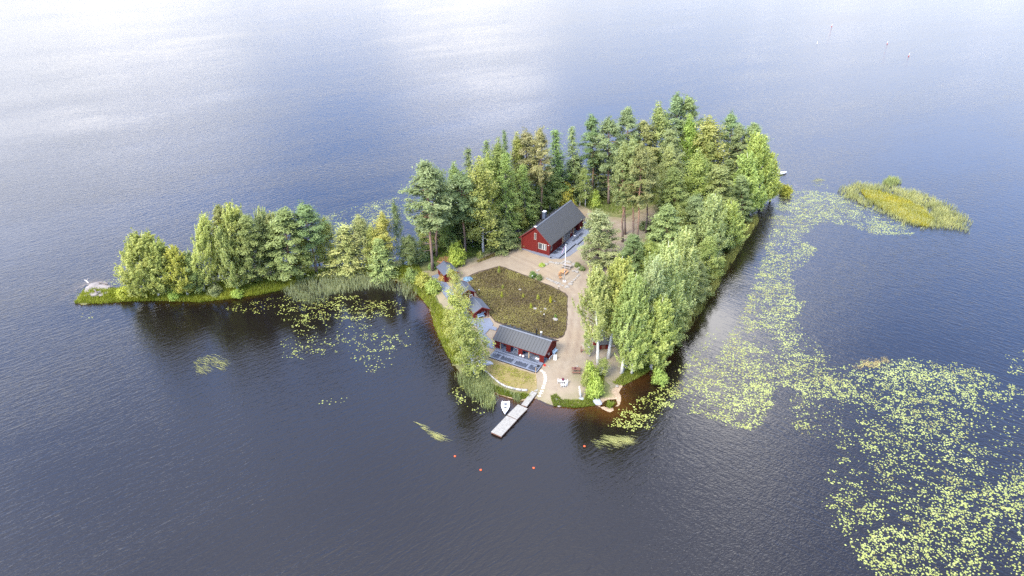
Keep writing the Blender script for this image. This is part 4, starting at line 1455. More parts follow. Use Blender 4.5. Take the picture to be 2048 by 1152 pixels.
tufts('lawn_grass', sample(LAWN_PX, 1800, z=1, seed=47, edge=1.0, nz=0.1, nscale=0.4, thr=0.5), 0.22, M_GRASS, 'sparse yellow green weeds on the dry lawn by the sauna', 'grass', 48, tint=0.5, lift=0.08, color=(1.1, 0.9, 0.75))
for pp, n, sd, lab in (([(368, 735), (395, 712), (425, 705), (460, 715), (450, 738), (405, 752), (380, 748)], 700, 51, 'faint pale reed patch lying on the water below the spit'),
                       ([(1170, 885), (1205, 868), (1262, 868), (1265, 885), (1235, 898), (1190, 896)], 900, 52, 'yellowish water grass bent by the water right of the dock'),
                       ([(825, 842), (840, 845), (880, 868), (900, 880), (870, 880), (845, 862)], 280, 53, 'thin yellow water grass streak left of the dock'),
                       ([(1618, 362), (1630, 354), (1648, 358), (1644, 366), (1628, 368)], 300, 54, 'small pale reed patch on the water beside the moored boat'),
                       ([(1700, 735), (1720, 718), (1770, 712), (1795, 725), (1770, 735), (1730, 742)], 700, 55, 'pinkish brown floating weed at the upper edge of the big lily mat')):
    P = sample(pp, int(n * (.42 if sd != 55 else 1)), seed=sd, edge=1.2, nz=.12, nscale=.5, thr=.45)
    blades('water_grass', P, 0.16, 0.05, 0.9, M_REED, lab, 'water grass', sd, zmin=0.01, tint=0.7, wind=(7.0, -4.5) if sd != 55 else (1.5, 0.4), color=(1.35, 1.3, 0.85) if sd != 55 else (1.5, 1.15, 0.9))


# ------------------------------------------------------------------ lily pads
def pad_cluster(seed, n, sig):
    rg = np.random.default_rng(seed)
    P = rg.normal(0, sig, (n, 2)) * np.array([1.3, 0.8])
    return P, rg.uniform(0.10, 0.20, n), rg.random(n)


def pads_mesh(name, P, r, tt, seed):
    rg = np.random.default_rng(seed)
    n = len(P)
    k = 7
    a0 = rg.random(n) * 6.283
    ang = a0[:, None] + np.linspace(0.25, 6.03, k)[None, :]      # the notch of the leaf is the gap
    z = rg.uniform(0.004, 0.02, n)
    tilt = rg.normal(0, 0.04, (n, 2))
    cx = P[:, 0, None] + np.cos(ang) * r[:, None]
    cy = P[:, 1, None] + np.sin(ang) * r[:, None]
    cz = z[:, None] + np.maximum((np.cos(ang) * tilt[:, :1] + np.sin(ang) * tilt[:, 1:]) * r[:, None], -0.003) + 0.002
    V = np.zeros((n, k + 1, 3))
    V[:, 0, :2] = P
    V[:, 0, 2] = z
    V[:, 1:, 0] = cx
    V[:, 1:, 1] = cy
    V[:, 1:, 2] = cz
    base = (np.arange(n) * (k + 1))[:, None]
    F = np.concatenate([np.stack([base[:, 0], base[:, 0] + 1 + i, base[:, 0] + 2 + i], 1) for i in range(k - 1)])
    return mesh_np(name, V.reshape(-1, 3), F, {'tint': np.repeat(tt, k + 1)})


LILY = [  # polygon, clusters, noise scale, threshold, pads per cluster, tint shift
    ([(1565, 840), (1590, 770), (1640, 735), (1720, 728), (1830, 715), (1900, 735), (1960, 735), (2000, 765), (2060, 780), (2060, 1175), (1760, 1165), (1715, 1110), (1665, 1040), (1640, 1000), (1690, 985), (1650, 960), (1650, 930), (1700, 900), (1640, 885)], 1750, 0.17, 0.48, 10),
    ([(1720, 722), (1830, 712), (1960, 735), (1940, 800), (1800, 800), (1700, 790), (1640, 800), (1600, 770)], 240, 0.2, 0.40, 10),
    ([(1700, 1090), (1800, 1040), (1960, 980), (2060, 960), (2060, 1180), (1760, 1165)], 260, 0.2, 0.40, 9),
    ([(1548, 420), (1566, 388), (1610, 380), (1690, 390), (1760, 420), (1820, 455), (1825, 468), (1750, 470), (1700, 450), (1640, 445), (1600, 480), (1635, 500), (1610, 530), (1580, 545), (1590, 600), (1610, 602), (1590, 640), (1640, 690), (1660, 710), (1640, 730), (1600, 780), (1555, 770), (1530, 840), (1500, 862), (1440, 850), (1380, 825), (1385, 785), (1445, 695), (1496, 605), (1530, 500)], 3000, 0.24, 0.38, 10),
    ([(1370, 800), (1400, 740), (1480, 720), (1540, 770), (1530, 830), (1490, 862), (1420, 845)], 120, 0.25, 0.45, 9),
    ([(1220, 840), (1260, 810), (1310, 780), (1345, 770), (1360, 790), (1340, 815), (1300, 835), (1320, 858), (1260, 862), (1225, 852)], 130, 0.3, 0.36, 10),
    ([(1300, 790), (1350, 745), (1395, 690), (1425, 650), (1440, 660), (1420, 720), (1390, 780), (1350, 800)], 110, 0.3, 0.4, 7),
    ([(440, 622), (490, 603), (560, 592), (620, 600), (700, 590), (780, 600), (815, 615), (800, 630), (700, 640), (640, 640), (600, 655), (540, 630)], 260, 0.25, 0.36, 9),
    ([(600, 640), (700, 632), (760, 650), (822, 665), (815, 690), (790, 700), (790, 735), (740, 745), (700, 720), (640, 705), (570, 725), (560, 690)], 150, 0.3, 0.46, 8),
    ([(637, 808), (660, 797), (697, 795), (695, 803), (650, 812)], 6, 0.3, 0.2, 5),
    ([(905, 785), (925, 765), (960, 775), (955, 805), (980, 822), (960, 828), (935, 815), (918, 805)], 34, 0.4, 0.36, 9),
    ([(640, 432), (700, 415), (760, 400), (815, 393), (830, 415), (810, 440), (740, 455), (690, 460), (640, 455)], 330, 0.18, 0.4, 9),
    ([(620, 455), (700, 460), (720, 500), (660, 525), (600, 500)], 60, 0.3, 0.4, 8),
    ([(205, 572), (230, 552), (248, 545), (252, 566), (230, 575)], 26, 0.4, 0.3, 8),
    ([(160, 632), (185, 622), (195, 630), (175, 640)], 6, 0.3, 0.3, 4),
    ([(2010, 712), (2060, 690), (2060, 760), (2015, 760)], 22, 0.3, 0.35, 9),
    ([(1605, 375), (1640, 362), (1660, 380), (1620, 385)], 14, 0.3, 0.3, 6),
]
PP, RR, TT, small = [], [], [], []
for k, (pp, n, ns, th, m) in enumerate(LILY):
    n = int(n * 0.8)
    P = sample(pp, n, seed=200 + k, nz=0.07, nscale=ns, thr=th)
    P = P[~inside(SHORE, P)]
    n_before = len(PP)
    for q in P:
        c = max(1, int(rng.poisson(m * 0.52)))
        PP.append(q + rng.normal(0, 0.36, (c, 2)) * np.array([1.35, 0.8]))
    # loose single pads between the clumps
    P = sample(pp, n, seed=600 + k)
    PP.append(P[~inside(SHORE, P)])
    small += [1.0 if k in (3, 4) else 1.0] * sum(len(a) for a in PP[n_before:])
PP = np.concatenate(PP)
RR = (0.06 + 0.105 * rng.random(len(PP)) ** 1.4) * np.array(small)
TT = np.clip(0.5 + 0.5 * (vnoise(PP, 0.3, 9) - 0.5) + rng.normal(0, 0.22, len(PP)), 0, 1)
dep_ = PP[:, 1] * math.cos(PITCH) + H * math.sin(PITCH)
yy_ = 576 + FPX * (H * math.cos(PITCH) - PP[:, 1] * math.sin(PITCH)) / dep_
vis = (np.abs(PP[:, 0] / dep_ * FPX) < 1018) & (yy_ < 1146)
big = np.argsort(np.where(vis, -RR / dep_, 1e9))[:296]
single = []
for v in range(6):
    mm = pads_mesh('lily_pad', np.zeros((1, 2)), np.array([1.0]), np.array([0.3 + 0.1 * v]), 320 + v)
    mm.materials.append(M_PAD)
    single.append(mm)
for k, i in enumerate(big):
    o = put('lily_pad', single[k % 6], None, label='yellow green lily pad in the big mat at lower right, nearest the camera', cat='lily pad',
            group='nearest pads of the big lily mat at lower right', loc=(PP[i, 0], PP[i, 1], 0.004), rotz=random.uniform(0, 6.28))
    o.scale = (RR[i], RR[i], 0.5)
rest = np.ones(len(PP), bool)
rest[big] = False
put('lily_pads', pads_mesh('lily_pads', PP[rest], RR[rest], TT[rest], 5), M_PAD,
    label='floating lily pads spread round the island in yellow green mats', cat='lily pads', kind='stuff')


# ------------------------------------------------------------------ buildings
def roof_panels(root, x0, x1, yf, yb, ze, zr, pw, mat, thick=0.10, name='roof', zb=None):
    """a ridged roof along local x; each sheet of metal is a part of the roof"""
    ym = (yf + yb) / 2 if zb is None else None
    r = None
    W = yb - yf
    ym = yf + W / 2
    base = MB()
    for (ya, yz) in ((yf, ym), (yb, ym)):
        n = Vector((0, -(zr - ze), (yz - ya))).normalized() if yz > ya else Vector((0, (zr - ze), (ya - yz))).normalized()
        a, b = Vector((0, ya, ze)), Vector((0, yz, zr))
        vs = []
        for x in (x0 + 0.02, x1 - 0.02):
            for p in (a, b):
                for s in (0, -thick):
                    vs.append(Vector((x, p.y, p.z)) + n * s)
        base.add(vs, [(0, 2, 3, 1), (4, 5, 7, 6), (0, 4, 6, 2), (1, 3, 7, 5), (0, 1, 5, 4), (2, 6, 7, 3)])
    r = base.part(name, mat, root)
    L = math.hypot(ym - yf, zr - ze)
    ang = math.atan2(zr - ze, ym - yf)
    if pw:
        k = int(round((x1 - x0) / pw))
        w = (x1 - x0) / k
        pm = MB()
        pm.box(0, w - 0.01, -0.04, L, 0.004, 0.02)
        pm.box(w - 0.05, w - 0.012, -0.04, L, 0.02, 0.075)
        me = pm.mesh('roof_panel')
        me.materials.append(mat)
        for i in range(k):
            o = put('roof_panel', me, None, r, loc=(x0 + i * w, yf, ze))
            o.rotation_euler = (ang, 0, 0)
            o = put('roof_panel', me, None, r, loc=(x0 + (i + 1) * w, yb, ze))
            o.rotation_euler = (ang, 0, math.pi)
    rc = MB()
    for s in (-1, 1):
        a = Vector((0, ym, zr + 0.055))
        b = Vector((0, ym + s * 0.22, zr + 0.055 - 0.22 * math.tan(ang) + 0.03))
        rc.add([(x0 - .02, a.y, a.z), (x1 + .02, a.y, a.z), (x1 + .02, b.y, b.z), (x0 - .02, b.y, b.z),
                (x0 - .02, a.y, a.z + .03), (x1 + .02, a.y, a.z + .03), (x1 + .02, b.y, b.z + .03), (x0 - .02, b.y, b.z + .03)],
               [(0, 1, 2, 3), (4, 7, 6, 5), (0, 4, 5, 1), (1, 5, 6, 2), (2, 6, 7, 3), (3, 7, 4, 0)])
    rc.part('ridge_cap', M_RIDGE if pw else mat, r)
    for x in (x0 - 0.025, x1 + 0.025):
        for (ya, yz) in ((yf, ym), (yb, ym)):
            MB().bar((x, ya, ze - 0.06), (x, yz, zr - 0.06), 0.04, 0.2).part('barge_board', M_REDTRIM, r)
    return r


def window(root, axis, at, a0, a1, z0, z1, out, curtain=True, frame=M_CREAM, bars=1):
    """framed window standing proud of a wall. axis 'x': wall plane x=at, spans y; 'y': wall plane y=at, spans x; out: +-1 outward"""
    f = MB()
    t = 0.09

    def bx(mb, u0, u1, w0, w1, d0, d1):
        d0, d1 = sorted((at + out * d0, at + out * d1))
        if axis == 'x':
            mb.box(d0, d1, u0, u1, w0, w1)
        else:
            mb.box(u0, u1, d0, d1, w0, w1)
    bx(f, a0, a1, z0, z0 + t, 0.0, 0.06)
    bx(f, a0, a1, z1 - t, z1, 0.0, 0.06)
    bx(f, a0, a0 + t, z0 + t, z1 - t, 0.0, 0.06)
    bx(f, a1 - t, a1, z0 + t, z1 - t, 0.0, 0.06)
    for k in range(bars):
        m = a0 + (a1 - a0) * (k + 1) / (bars + 1)
        bx(f, m - .03, m + .03, z0 + t, z1 - t, 0.0, 0.05)
    w = f.part('window', frame, root)
    g = MB()
    bx(g, a0 + t, a1 - t, z0 + t, z1 - t, 0.005, 0.02)
    g.part('pane', M_GLASS, w)
    if curtain:
        c = MB()
        for k in range(2):
            m0 = a0 + t + (a1 - a0 - 2 * t) * (0.12 + 0.3 * k)
            bx(c, m0, m0 + (a1 - a0) * 0.13, z0 + t, z1 - t, 0.021, 0.024)
        c.part('curtain', M_CURTAIN, w)
    return w


def planks(mb, x0, x1, y0, y1, z0, z1, w, along='x', gap=0.015, rnd=None):
    if along == 'x':
        k = max(1, int(round((y1 - y0) / w)))
        s = (y1 - y0) / k
        for i in range(k):
            dz = rnd.uniform(-.004, .004) if rnd else 0
            mb.box(x0, x1, y0 + i * s + gap / 2, y0 + (i + 1) * s - gap / 2, z0, z1 + dz)
    else:
        k = max(1, int(round((x1 - x0) / w)))
        s = (x1 - x0) / k
        for i in range(k):
            dz = rnd.uniform(-.004, .004) if rnd else 0
            mb.box(x0 + i * s + gap / 2, x0 + (i + 1) * s - gap / 2, y0, y1, z0, z1 + dz)
    return mb


PR = random.Random(3)


def main_house():
    z = zat(9.5, 150)
    r = empty('main_house', (8.80, 149.04, z), R(58.9), 'large red log house with a long dark grey metal roof and grey chimney', 'house')
    L, W = 17.9, 7.6
    w = MB()
    # gables and long walls as slabs, butted end to end
    def gable(x0, x1):
        pts = [(0, 0), (W, 0), (W, 3.15), (W / 2, 6.35), (0, 3.15)]
        vs = [(x0, y, zz) for y, zz in pts] + [(x1, y, zz) for y, zz in pts]
        n = 5
        w.add(vs, [tuple(range(n)), tuple(range(2 * n - 1, n - 1, -1))] + [(i, n + i, n + (i + 1) % n, (i + 1) % n) for i in range(n)])
    gable(0, 0.2)
    gable(L - 0.2, L)
    w.box(0.2, 12.2, 0, 0.2, 0, 3.1)
    w.box(15.4, L - .2, 0, 0.2, 0, 3.1)
    w.box(12.2, 15.4, 2.2, 2.4, 0, 3.1)
    w.box(12.0, 12.2, 0.2, 2.4, 0, 3.1)
    w.box(15.4, 15.6, 0.2, 2.4, 0, 3.1)
    w.box(12.2, 15.4, 0.0, 0.2, 2.6, 3.1)
    w.box(0.2, L - .2, W - .2, W, 0, 3.1)
    w.part('wall', M_RED, r)
    c = MB()
    for (x, y) in ((-0.12, 0.0), (-0.12, 3.15), (-0.12, W - .25)):
        c.box(x, x + 0.12, y, y + 0.25, 0, 3.0 if y != 3.15 else 5.8)
    for x in (0.02, 5.9, 15.4, L - .3):
        c.box(x, x + 0.28, -0.14, 0.0, 0, 2.95)
    c.part('log_end', M_REDTRIM, r)
    roof_panels(r, -0.3, L + 0.35, -0.5, W + 0.5, 2.85, 6.62, 0.62, M_ROOF)
    window(r, 'x', 0.0, 0.75, 2.95, 1.15, 2.75, -1, True, bars=1)
    window(r, 'x', 0.0, 3.55, 4.1, 3.3, 5.0, -1, False, bars=0)
    window(r, 'y', 0.0, 0.75, 1.35, 1.0, 2.6, -1, False, bars=0)
    window(r, 'y', 0.0, 7.2, 8.9, 0.35, 2.65, -1, True, bars=1)
    window(r, 'y', 0.0, 9.1, 10.7, 0.35, 2.65, -1, False, bars=1)
    window(r, 'y', 0.0, 11.1, 11.6, 1.2, 2.5, -1, False, bars=0)
    d = MB()
    d.box(6.5, 7.0, -0.05, 0, 0.3, 2.5)
    dr = d.part('door', M_PALEWOOD, r)
    MB().box(6.9, 6.96, -0.09, -0.05, 1.3, 1.36).part('handle', M_BLACK, dr)
    MB().box(12.6, 12.78, -0.1, 0.08, 0.2, 2.6).part('porch_post', M_PALEWOOD, r)
    MB().box(-0.16, -0.03, 0.05, 0.25, 2.62, 2.78).part('wall_lamp', M_WHITE, r)
    ch = MB().box(6.2, 6.95, 4.7, 5.4, 5.0, 7.7).part('chimney', M_CHIM, r)
    MB().box(6.15, 7.0, 4.65, 5.45, 7.7, 7.8).part('chimney_cap', M_WHITE, ch)
    cap = MB()
    cap.box(-0.34, 0.25, W / 2 - 0.3, W / 2 + 0.3, 6.66, 6.72)
    cap.part('ridge_end_plate', M_WHITE, r)
    for x in (2.0, 4.0, 7.8, 10.2, 12.4):
        MB().tube([(x, 4.35, 6.0), (x, 4.35, 7.05)], 0.09, 8).part('vent_pipe', M_BLACK, r)
    MB().bar((1.0, 5.0, 5.95), (13.0, 5.0, 5.95), 0.3, 0.05).part('roof_walkway', M_BLACK, r)
    # terrace: the deck is part of the house
    t = MB()
    planks(t, -0.1, 8.5, -2.75, -0.15, 0.05, 0.26, 0.2, 'x', 0.02, PR)
    planks(t, 8.5, L + .2, -3.3, -0.15, 0.05, 0.30, 0.2, 'x', 0.02, PR)
    planks(t, 12.2, 15.4, 0.22, 2.18, 0.05, 0.30, 0.2, 'x', 0.02, PR)
    planks(t, L + .2, 21.0, -1.35, 4.0, 0.05, 0.30, 0.2, 'x', 0.02, PR)
    tr = t.part('terrace_deck', M_DECK, r)
    s = MB()
    for i, (x0, y0, y1) in enumerate(((1.0, -1.5, -.3), (2.9, -1.7, -.25), (4.8, -1.7, -.25), (6.3, -1.5, -0.2))):
        for k in range(7):
            s.box(x0 + k * 0.2, x0 + k * 0.2 + 0.17, y0 + PR.uniform(0, .5), y1, 0.27, 0.275)
    for k in range(26):
        x = 9.0 + k * 0.22
        s.box(x, x + 0.18, -2.2 + PR.uniform(-.2, .5), -1.1 - PR.uniform(0, .4), 0.31, 0.315)
    s.part('wet_boards', M_DECKWET, tr)
    e = MB()
    e.bar((-0.1, -2.8, 0.14), (8.5, -2.8, 0.14), 0.05, 0.26)
    e.bar((8.5, -3.35, 0.16), (L + .2, -3.35, 0.16), 0.05, 0.28)
    e.part('deck_edge', M_BLACK, tr)
    rl = MB()
    for i in range(8):
        x = L + 0.3 + i * 0.37
        rl.box(x, x + 0.05, -1.33, -1.28, 0.3, 1.3)
    rl.bar((L + .3, -1.3, 1.3), (21.0, -1.3, 1.3), 0.07, 0.06)
    rl.bar((L + .3, -1.3, 0.5), (21.0, -1.3, 0.5), 0.05, 0.05)
    rl.bar((21.0, -1.3, 1.3), (21.0, 3.9, 1.3), 0.07, 0.06)
    for i in range(10):
        rl.box(20.97, 21.03, -1.3 + i * .57, -1.25 + i * .57, 0.3, 1.3)
    rl.part('railing', M_BLACK, r)
    for i in range(7):
        x = L + 0.38 + i * 0.37
        MB().box(x, x + 0.28, -1.31, -1.30, 0.52, 1.25).part('railing_pane', M_CHIM, r)
    put('outdoor_sofa', MB().box(-.9, .9, -.35, .35, 0, .4).box(-.9, .9, .2, .35, .4, .8).box(-.9, -.75, -.35, .2, .4, .62).box(.75, .9, -.35, .2, .4, .62).mesh('outdoor_sofa'), M_GREYWOOD,
        label='grey outdoor sofa in the covered porch of the main house', cat='sofa', loc=tuple(r.matrix_basis @ Vector((14.2, 0.9, 0.31))), rotz=R(58.9))
    put('cushion', MB().tube([(0, 0, 0), (0, 0, .12), (0, 0, .22)], [.25, .3, .2], 8).mesh('cushion', True), M_WHITE,
        label='white cushion on the terrace beside the porch of the main house', cat='cushion', loc=tuple(r.matrix_basis @ Vector((11.9, -0.7, 0.31))))
    MB().box(-0.2, 0.2, -0.15, 0.15, 0, 0.22).part('boot_scraper', M_BLACK, None, label='small black boot scraper at the near corner of the main house terrace', cat='boot scraper',
                                                   loc=tuple(on_ground(1101.5, 515.8)), rotz=R(58.9))
    return r


main_house()


def sauna():
    z = zat(2, 109)
    r = empty('sauna_house', (-2.74, 113.03, z), R(-28.8), 'long low red building with a ribbed grey roof and open veranda facing the water', 'sauna building')
    w = MB()
    x0, x1 = 0.35, 10.85

    def rz(y):
        return 2.1 + (2.84 - abs(y - 0.91)) * (1.6 / 2.84) - 0.14
    for (a, b) in ((x0, x0 + .16), (x1 - .16, x1)):
        pts = [(0, 0), (3.45, 0), (3.45, rz(3.45)), (0.91, rz(0.91)), (-1.8, rz(-1.8)), (-1.8, rz(-1.8) - 0.28), (0, rz(-1.8) - 0.28)]
        vs = [(a, y, q) for y, q in pts] + [(b, y, q) for y, q in pts]
        n = len(pts)
        w.add(vs, [(0, 1, 2, 3), (0, 3, 4, 6), (4, 5, 6), (n, n + 3, n + 2, n + 1), (n, n + 6, n + 4, n + 3), (n + 4, n + 6, n + 5)] + [(i, n + i, n + (i + 1) % n, (i + 1) % n) for i in range(n)])
    w.box(x0 + .16, x1 - .16, 3.29, 3.45, 0, rz(3.45) - .05)
    w.box(x0 + .16, x1 - .16, 0.0, 0.16, 0, rz(0.0) - .05)
    w.box(x0, x1, -1.84, -1.72, rz(-1.8) - 0.3, rz(-1.8) - .04)
    w.part('wall', M_RED, r)
    roof_panels(r, 0.0, 11.12, -1.95, 3.77, 2.08, 3.72, 0.62, M_ROOF)
    for (a, b) in ((0.4, 1.4), (2.85, 3.8), (5.4, 6.3), (9.9, 10.8)):
        p = MB()
        k = 5
        for i in range(k):
            s = (b - a) / k
            p.box(a + i * s + .01, a + (i + 1) * s - .02, -1.8, -1.74, 0.3, 1.86)
        p.box(a, b, -1.73, -1.70, 0.35, 1.84)
        pp = p.part('veranda_screen', M_RED, r)
    MB().box(7.6, 7.74, -1.75, -1.61, 0.3, 1.85).part('veranda_post', M_PALEWOOD, r)
    MB().box(1.5, 1.62, -1.7, -1.6, 0.3, 1.85).part('veranda_post', M_PALEWOOD, r)
    for a in (1.6, 4.2, 8.3):
        window(r, 'y', 0.0, a, a + 1.0, 0.9, 1.9, -1, False, bars=0)
    d = MB().box(6.55, 7.35, -0.05, 0, 0.3, 2.2).part('door', M_PALEWOOD, r)
    MB().box(7.22, 7.28, -0.1, -0.05, 1.1, 1.2).part('handle', M_BLACK, d)
    MB().tube([(7.2, 2.3, 2.9), (7.2, 2.3, 4.3)], 0.13, 10).part('flue', M_BLACK, r)
    f = MB().tube([(8.25, 2.1, 2.9), (8.25, 2.1, 4.0)], 0.17, 10).part('flue', M_SILVER, r)
    MB().tube([(8.25, 2.1, 4.0), (8.25, 2.1, 4.12)], 0.2, 10).part('flue_cap', M_WHITE, f)
    for x in (1.9, 2.8, 4.0):
        MB().tube([(x, 1.6, 3.2), (x, 1.6, 3.95)], 0.07, 8).part('vent_pipe', M_CHIM, r)
    # decks
    t = MB()
    planks(t, 0.8, 10.8, -2.7, -0.05, 0.06, 0.30, 0.2, 'x', 0.02, PR)
    td = t.part('veranda_deck', M_DECK, r)
    t = MB()
    planks(t, 0.8, 10.85, -4.85, -2.72, 0.0, 0.20, 0.24, 'y', 0.02, PR)
    t.part('lower_deck', M_DECK, r)
    s = MB()
    for (a, n) in ((1.05, 7), (3.0, 11), (6.0, 11), (8.9, 8)):
        for k in range(n):
            x = a + k * 0.225
            q = PR.uniform(0.9, 1.35)
            s.box(x, x + 0.195, -4.55, -4.55 + q, 0.21, 0.215)
    for k in range(4):
        s.box(2.2 + k * 1.1, 9.8 - k * 0.5, -2.25 + k * 0.22, -2.12 + k * 0.22, 0.31, 0.315)
    s.part('wet_boards', M_DECKWET, r)
    s = MB()
    for x in (2.7, 5.65):
        s.box(x, x + 0.1, -4.8, -3.2, 0.21, 0.218)
    s.box(0.9, 10.8, -2.80, -2.72, 0.205, 0.30)
    s.part('pale_strip', M_RIDGE, r)
    e = MB().bar((0.8, -4.9, 0.0), (10.85, -4.9, 0.0), 0.06, 0.42).bar((10.9, -4.87, 0.0), (10.9, -2.7, 0.0), 0.06, 0.42)
    e.part('deck_edge', M_BLACK, r)
    mat = r.matrix_basis

    def at(x, y, zz):
        return tuple(mat @ Vector((x, y, zz)))
    rz_ = R(-28.8)
    # furniture of the veranda
    tb = empty('veranda_table', at(4.55, -0.75, 0.305), rz_, 'pale blue table in the second bay of the sauna veranda', 'table')
    MB().box(-.5, .5, -.35, .35, .68, .74).part('table_top', M_PALEBLUE, tb)
    for sx in (-.42, .42):
        for sy in (-.28, .28):
            MB().box(sx - .03, sx + .03, sy - .03, sy + .03, 0, .68).part('leg', M_PALEBLUE, tb)
    bn = empty('veranda_bench', at(2.2, -0.45, 0.305), rz_, 'brown bench in the first bay of the sauna veranda', 'bench')
    MB().box(-.6, .6, -.2, .2, .40, .46).part('seat', M_BROWNWOOD, bn)
    MB().box(-.6, .6, .2, .25, .5, .85).part('backrest', M_BROWNWOOD, bn)
    for sx in (-.52, .52):
        MB().box(sx - .04, sx + .04, -.18, .18, 0, .40).part('leg', M_BROWNWOOD, bn)
    bn2 = copy_tree(bn, 'brown bench against the wall in the right bay of the sauna veranda', at(8.8, -0.45, 0.305))
    MB().tube([(0, 0, 0), (0, 0, .2), (0, 0, .34)], [.16, .22, .16], 10).part('bucket', M_WHITE, None, True, label='small white bucket on the sauna veranda edge', cat='bucket', loc=at(6.0, -1.95, .305))
    MB().tube([(0, 0, 0), (0, 0, .25), (0, 0, .42)], [.22, .28, .15], 10).part('bundle', M_PINK, None, True, label='pinkish white bundle right of the white bucket on the veranda edge', cat='bundle', loc=at(6.6, -1.95, .305))
    MB().box(-.4, .4, -.2, .2, 0, .1).box(-.35, 0, -.15, .15, .1, .2).part('towel', M_WHITE, None, label='white folded towel in the right bay of the sauna veranda', cat='towel', loc=at(9.2, -1.2, .305), rotz=rz_)
    MB().tube([(0, 0, 0), (0, 0, .25), (0, 0, .3)], [.2, .24, .22], 10).part('cooking_pot', M_BLACK, None, True, label='black pot at the right end of the lower sauna deck', cat='pot', loc=at(10.4, -3.2, .205))
    MB().box(-.2, .2, -.12, .12, 0, .3).box(-.12, .12, -.08, .08, .3, .42).part('crate', M_REDP, None, label='small red and dark crate at the right corner of the veranda', cat='crate', loc=at(11.2, -2.2, .02), rotz=rz_)
    # bench and boards along the right gable
    bb = empty('garden_bench', at(11.15, 2.4, 0.02), rz_ + R(90), 'pale blue bench against the right gable of the sauna', 'bench')
    MB().box(-.75, .75, -.2, .2, .38, .44).part('seat', M_PALEBLUE, bb)
    MB().box(-.75, .75, .2, .25, .5, .9).part('backrest', M_PALEBLUE, bb)
    for sx in (-.65, .65):
        MB().box(sx - .04, sx + .04, -.18, .18, 0, .38).part('leg', M_PALEBLUE, bb)
    MB().bar((0, 0, .12), (0, 1.5, .12), .12, .2).part('board', M_WHITE, None, label='white board lying along the foot of the right sauna gable', cat='board', loc=at(11.05, 0.0, .02), rotz=rz_)
    MB().box(10.86, 10.95, -0.9, -0.7, 1.75, 1.95).part('wall_lamp', M_WHITE, r)
    MB().box(10.855, 10.9, 0.1, 0.4, 0.9, 1.3).part('notice', M_WHITE, r)
    # A-board
    ab = empty('sign_board', at(12.0, 0.6, 0.02), rz_ + R(20), 'white folding sign board standing on the gravel beside the sauna', 'sign')
    for s_ in (-1, 1):
        m = MB()
        m.add([(-.3, s_ * .28, 0), (.3, s_ * .28, 0), (.3, s_ * .03, 1.05), (-.3, s_ * .03, 1.05), (-.3, s_ * .25, 0), (.3, s_ * .25, 0), (.3, 0.0, 1.05), (-.3, 0.0, 1.05)],
              [(0, 1, 2, 3), (4, 7, 6, 5), (0, 4, 5, 1), (1, 5, 6, 2), (2, 6, 7, 3), (3, 7, 4, 0)])
        pan = m.part('sign_panel', M_WHITE, ab)
        k = MB()
        for q in range(4):
            z0 = .3 + q * .16
            y = s_ * (.28 - .25 * (z0 / 1.05) + .006)
            k.bar((-.16, y, z0), (.14 - .05 * (q % 2), y, z0), .01, .06)
        k.part('lettering', M_CHIM, pan)
    return r


sauna()


def cabin(ax, ay, label, open_front=False):
    d, n = Vector((math.cos(R(-63.7)), math.sin(R(-63.7)))), Vector((math.cos(R(26.3)), math.sin(R(26.3))))
    c = Vector(G2(ax, ay, 3.0))
    L, W = 4.7, 3.65
    o = c - d * L - n * W
    z = zat(o.x + 1, o.y - 1)
    r = empty('cabin', (o.x, o.y, z), R(-63.7), label, 'cabin')
    m = MB()
    rz = lambda y: 2.05 + (W / 2 - abs(y - W / 2)) * 0.55 - .12
    for (a, b) in ((.3, .42), (3.5, 3.62) if open_front else (4.28, 4.4)):
        pts = [(.3, 0), (W - .3, 0), (W - .3, rz(W - .3)), (W / 2, rz(W / 2)), (.3, rz(.3))]
        vs = [(a, y, q) for y, q in pts] + [(b, y, q) for y, q in pts]
        m.add(vs, [(0, 1, 2, 3, 4), (9, 8, 7, 6, 5)] + [(i, 5 + i, 5 + (i + 1) % 5, (i + 1) % 5) for i in range(5)])
    xe = 3.5 if open_front else 4.28
    m.box(.42, xe, .3, .42, 0, rz(.3) - .02)
    m.box(.42, xe, W - .42, W - .3, 0, rz(.3) - .02)
    if open_front:
        pts = [(.3, rz(.3) - .3), (W - .3, rz(.3) - .3), (W - .3, rz(W - .3)), (W / 2, rz(W / 2)), (.3, rz(.3))]
        vs = [(4.34, y, q) for y, q in pts] + [(4.42, y, q) for y, q in pts]
        m.add(vs, [(0, 1, 2, 3, 4), (9, 8, 7, 6, 5)] + [(i, 5 + i, 5 + (i + 1) % 5, (i + 1) % 5) for i in range(5)])
    m.part('wall', M_RED, r)
    if open_front:
        for y in (.3, W - .45):
            MB().box(4.26, 4.4, y, y + .14, 0, 1.85).part('porch_post', M_REDTRIM, r)
    roof_panels(r, 0, L, 0, W, 2.0, 3.0, 0, M_FELT)
    x = 3.62 if open_front else 4.4
    dr = MB().box(x, x + .05, 1.0, 1.85, 0.05, 1.9).part('door', M_REDTRIM, r)
    MB().box(x + .05, x + .1, 1.72, 1.78, 0.9, 1.0).part('handle', M_BLACK, dr)
    window(r, 'x', x, 2.2, 2.9, 0.9, 1.6, 1, False, bars=0, frame=M_WHITE)
    window(r, 'y', .3, 1.4, 2.2, 0.8, 1.5, -1, False, bars=0, frame=M_REDTRIM)
    return r


cabin(918.3, 544.8, 'small red cabin farthest from the sauna, beside the orange trunked pine')
cabin(952.1, 584.5, 'middle one of the three small red cabins beside the brown bed')
cab3 = cabin(980.9, 618.9, 'small red cabin with an open porch nearest the sauna', True)


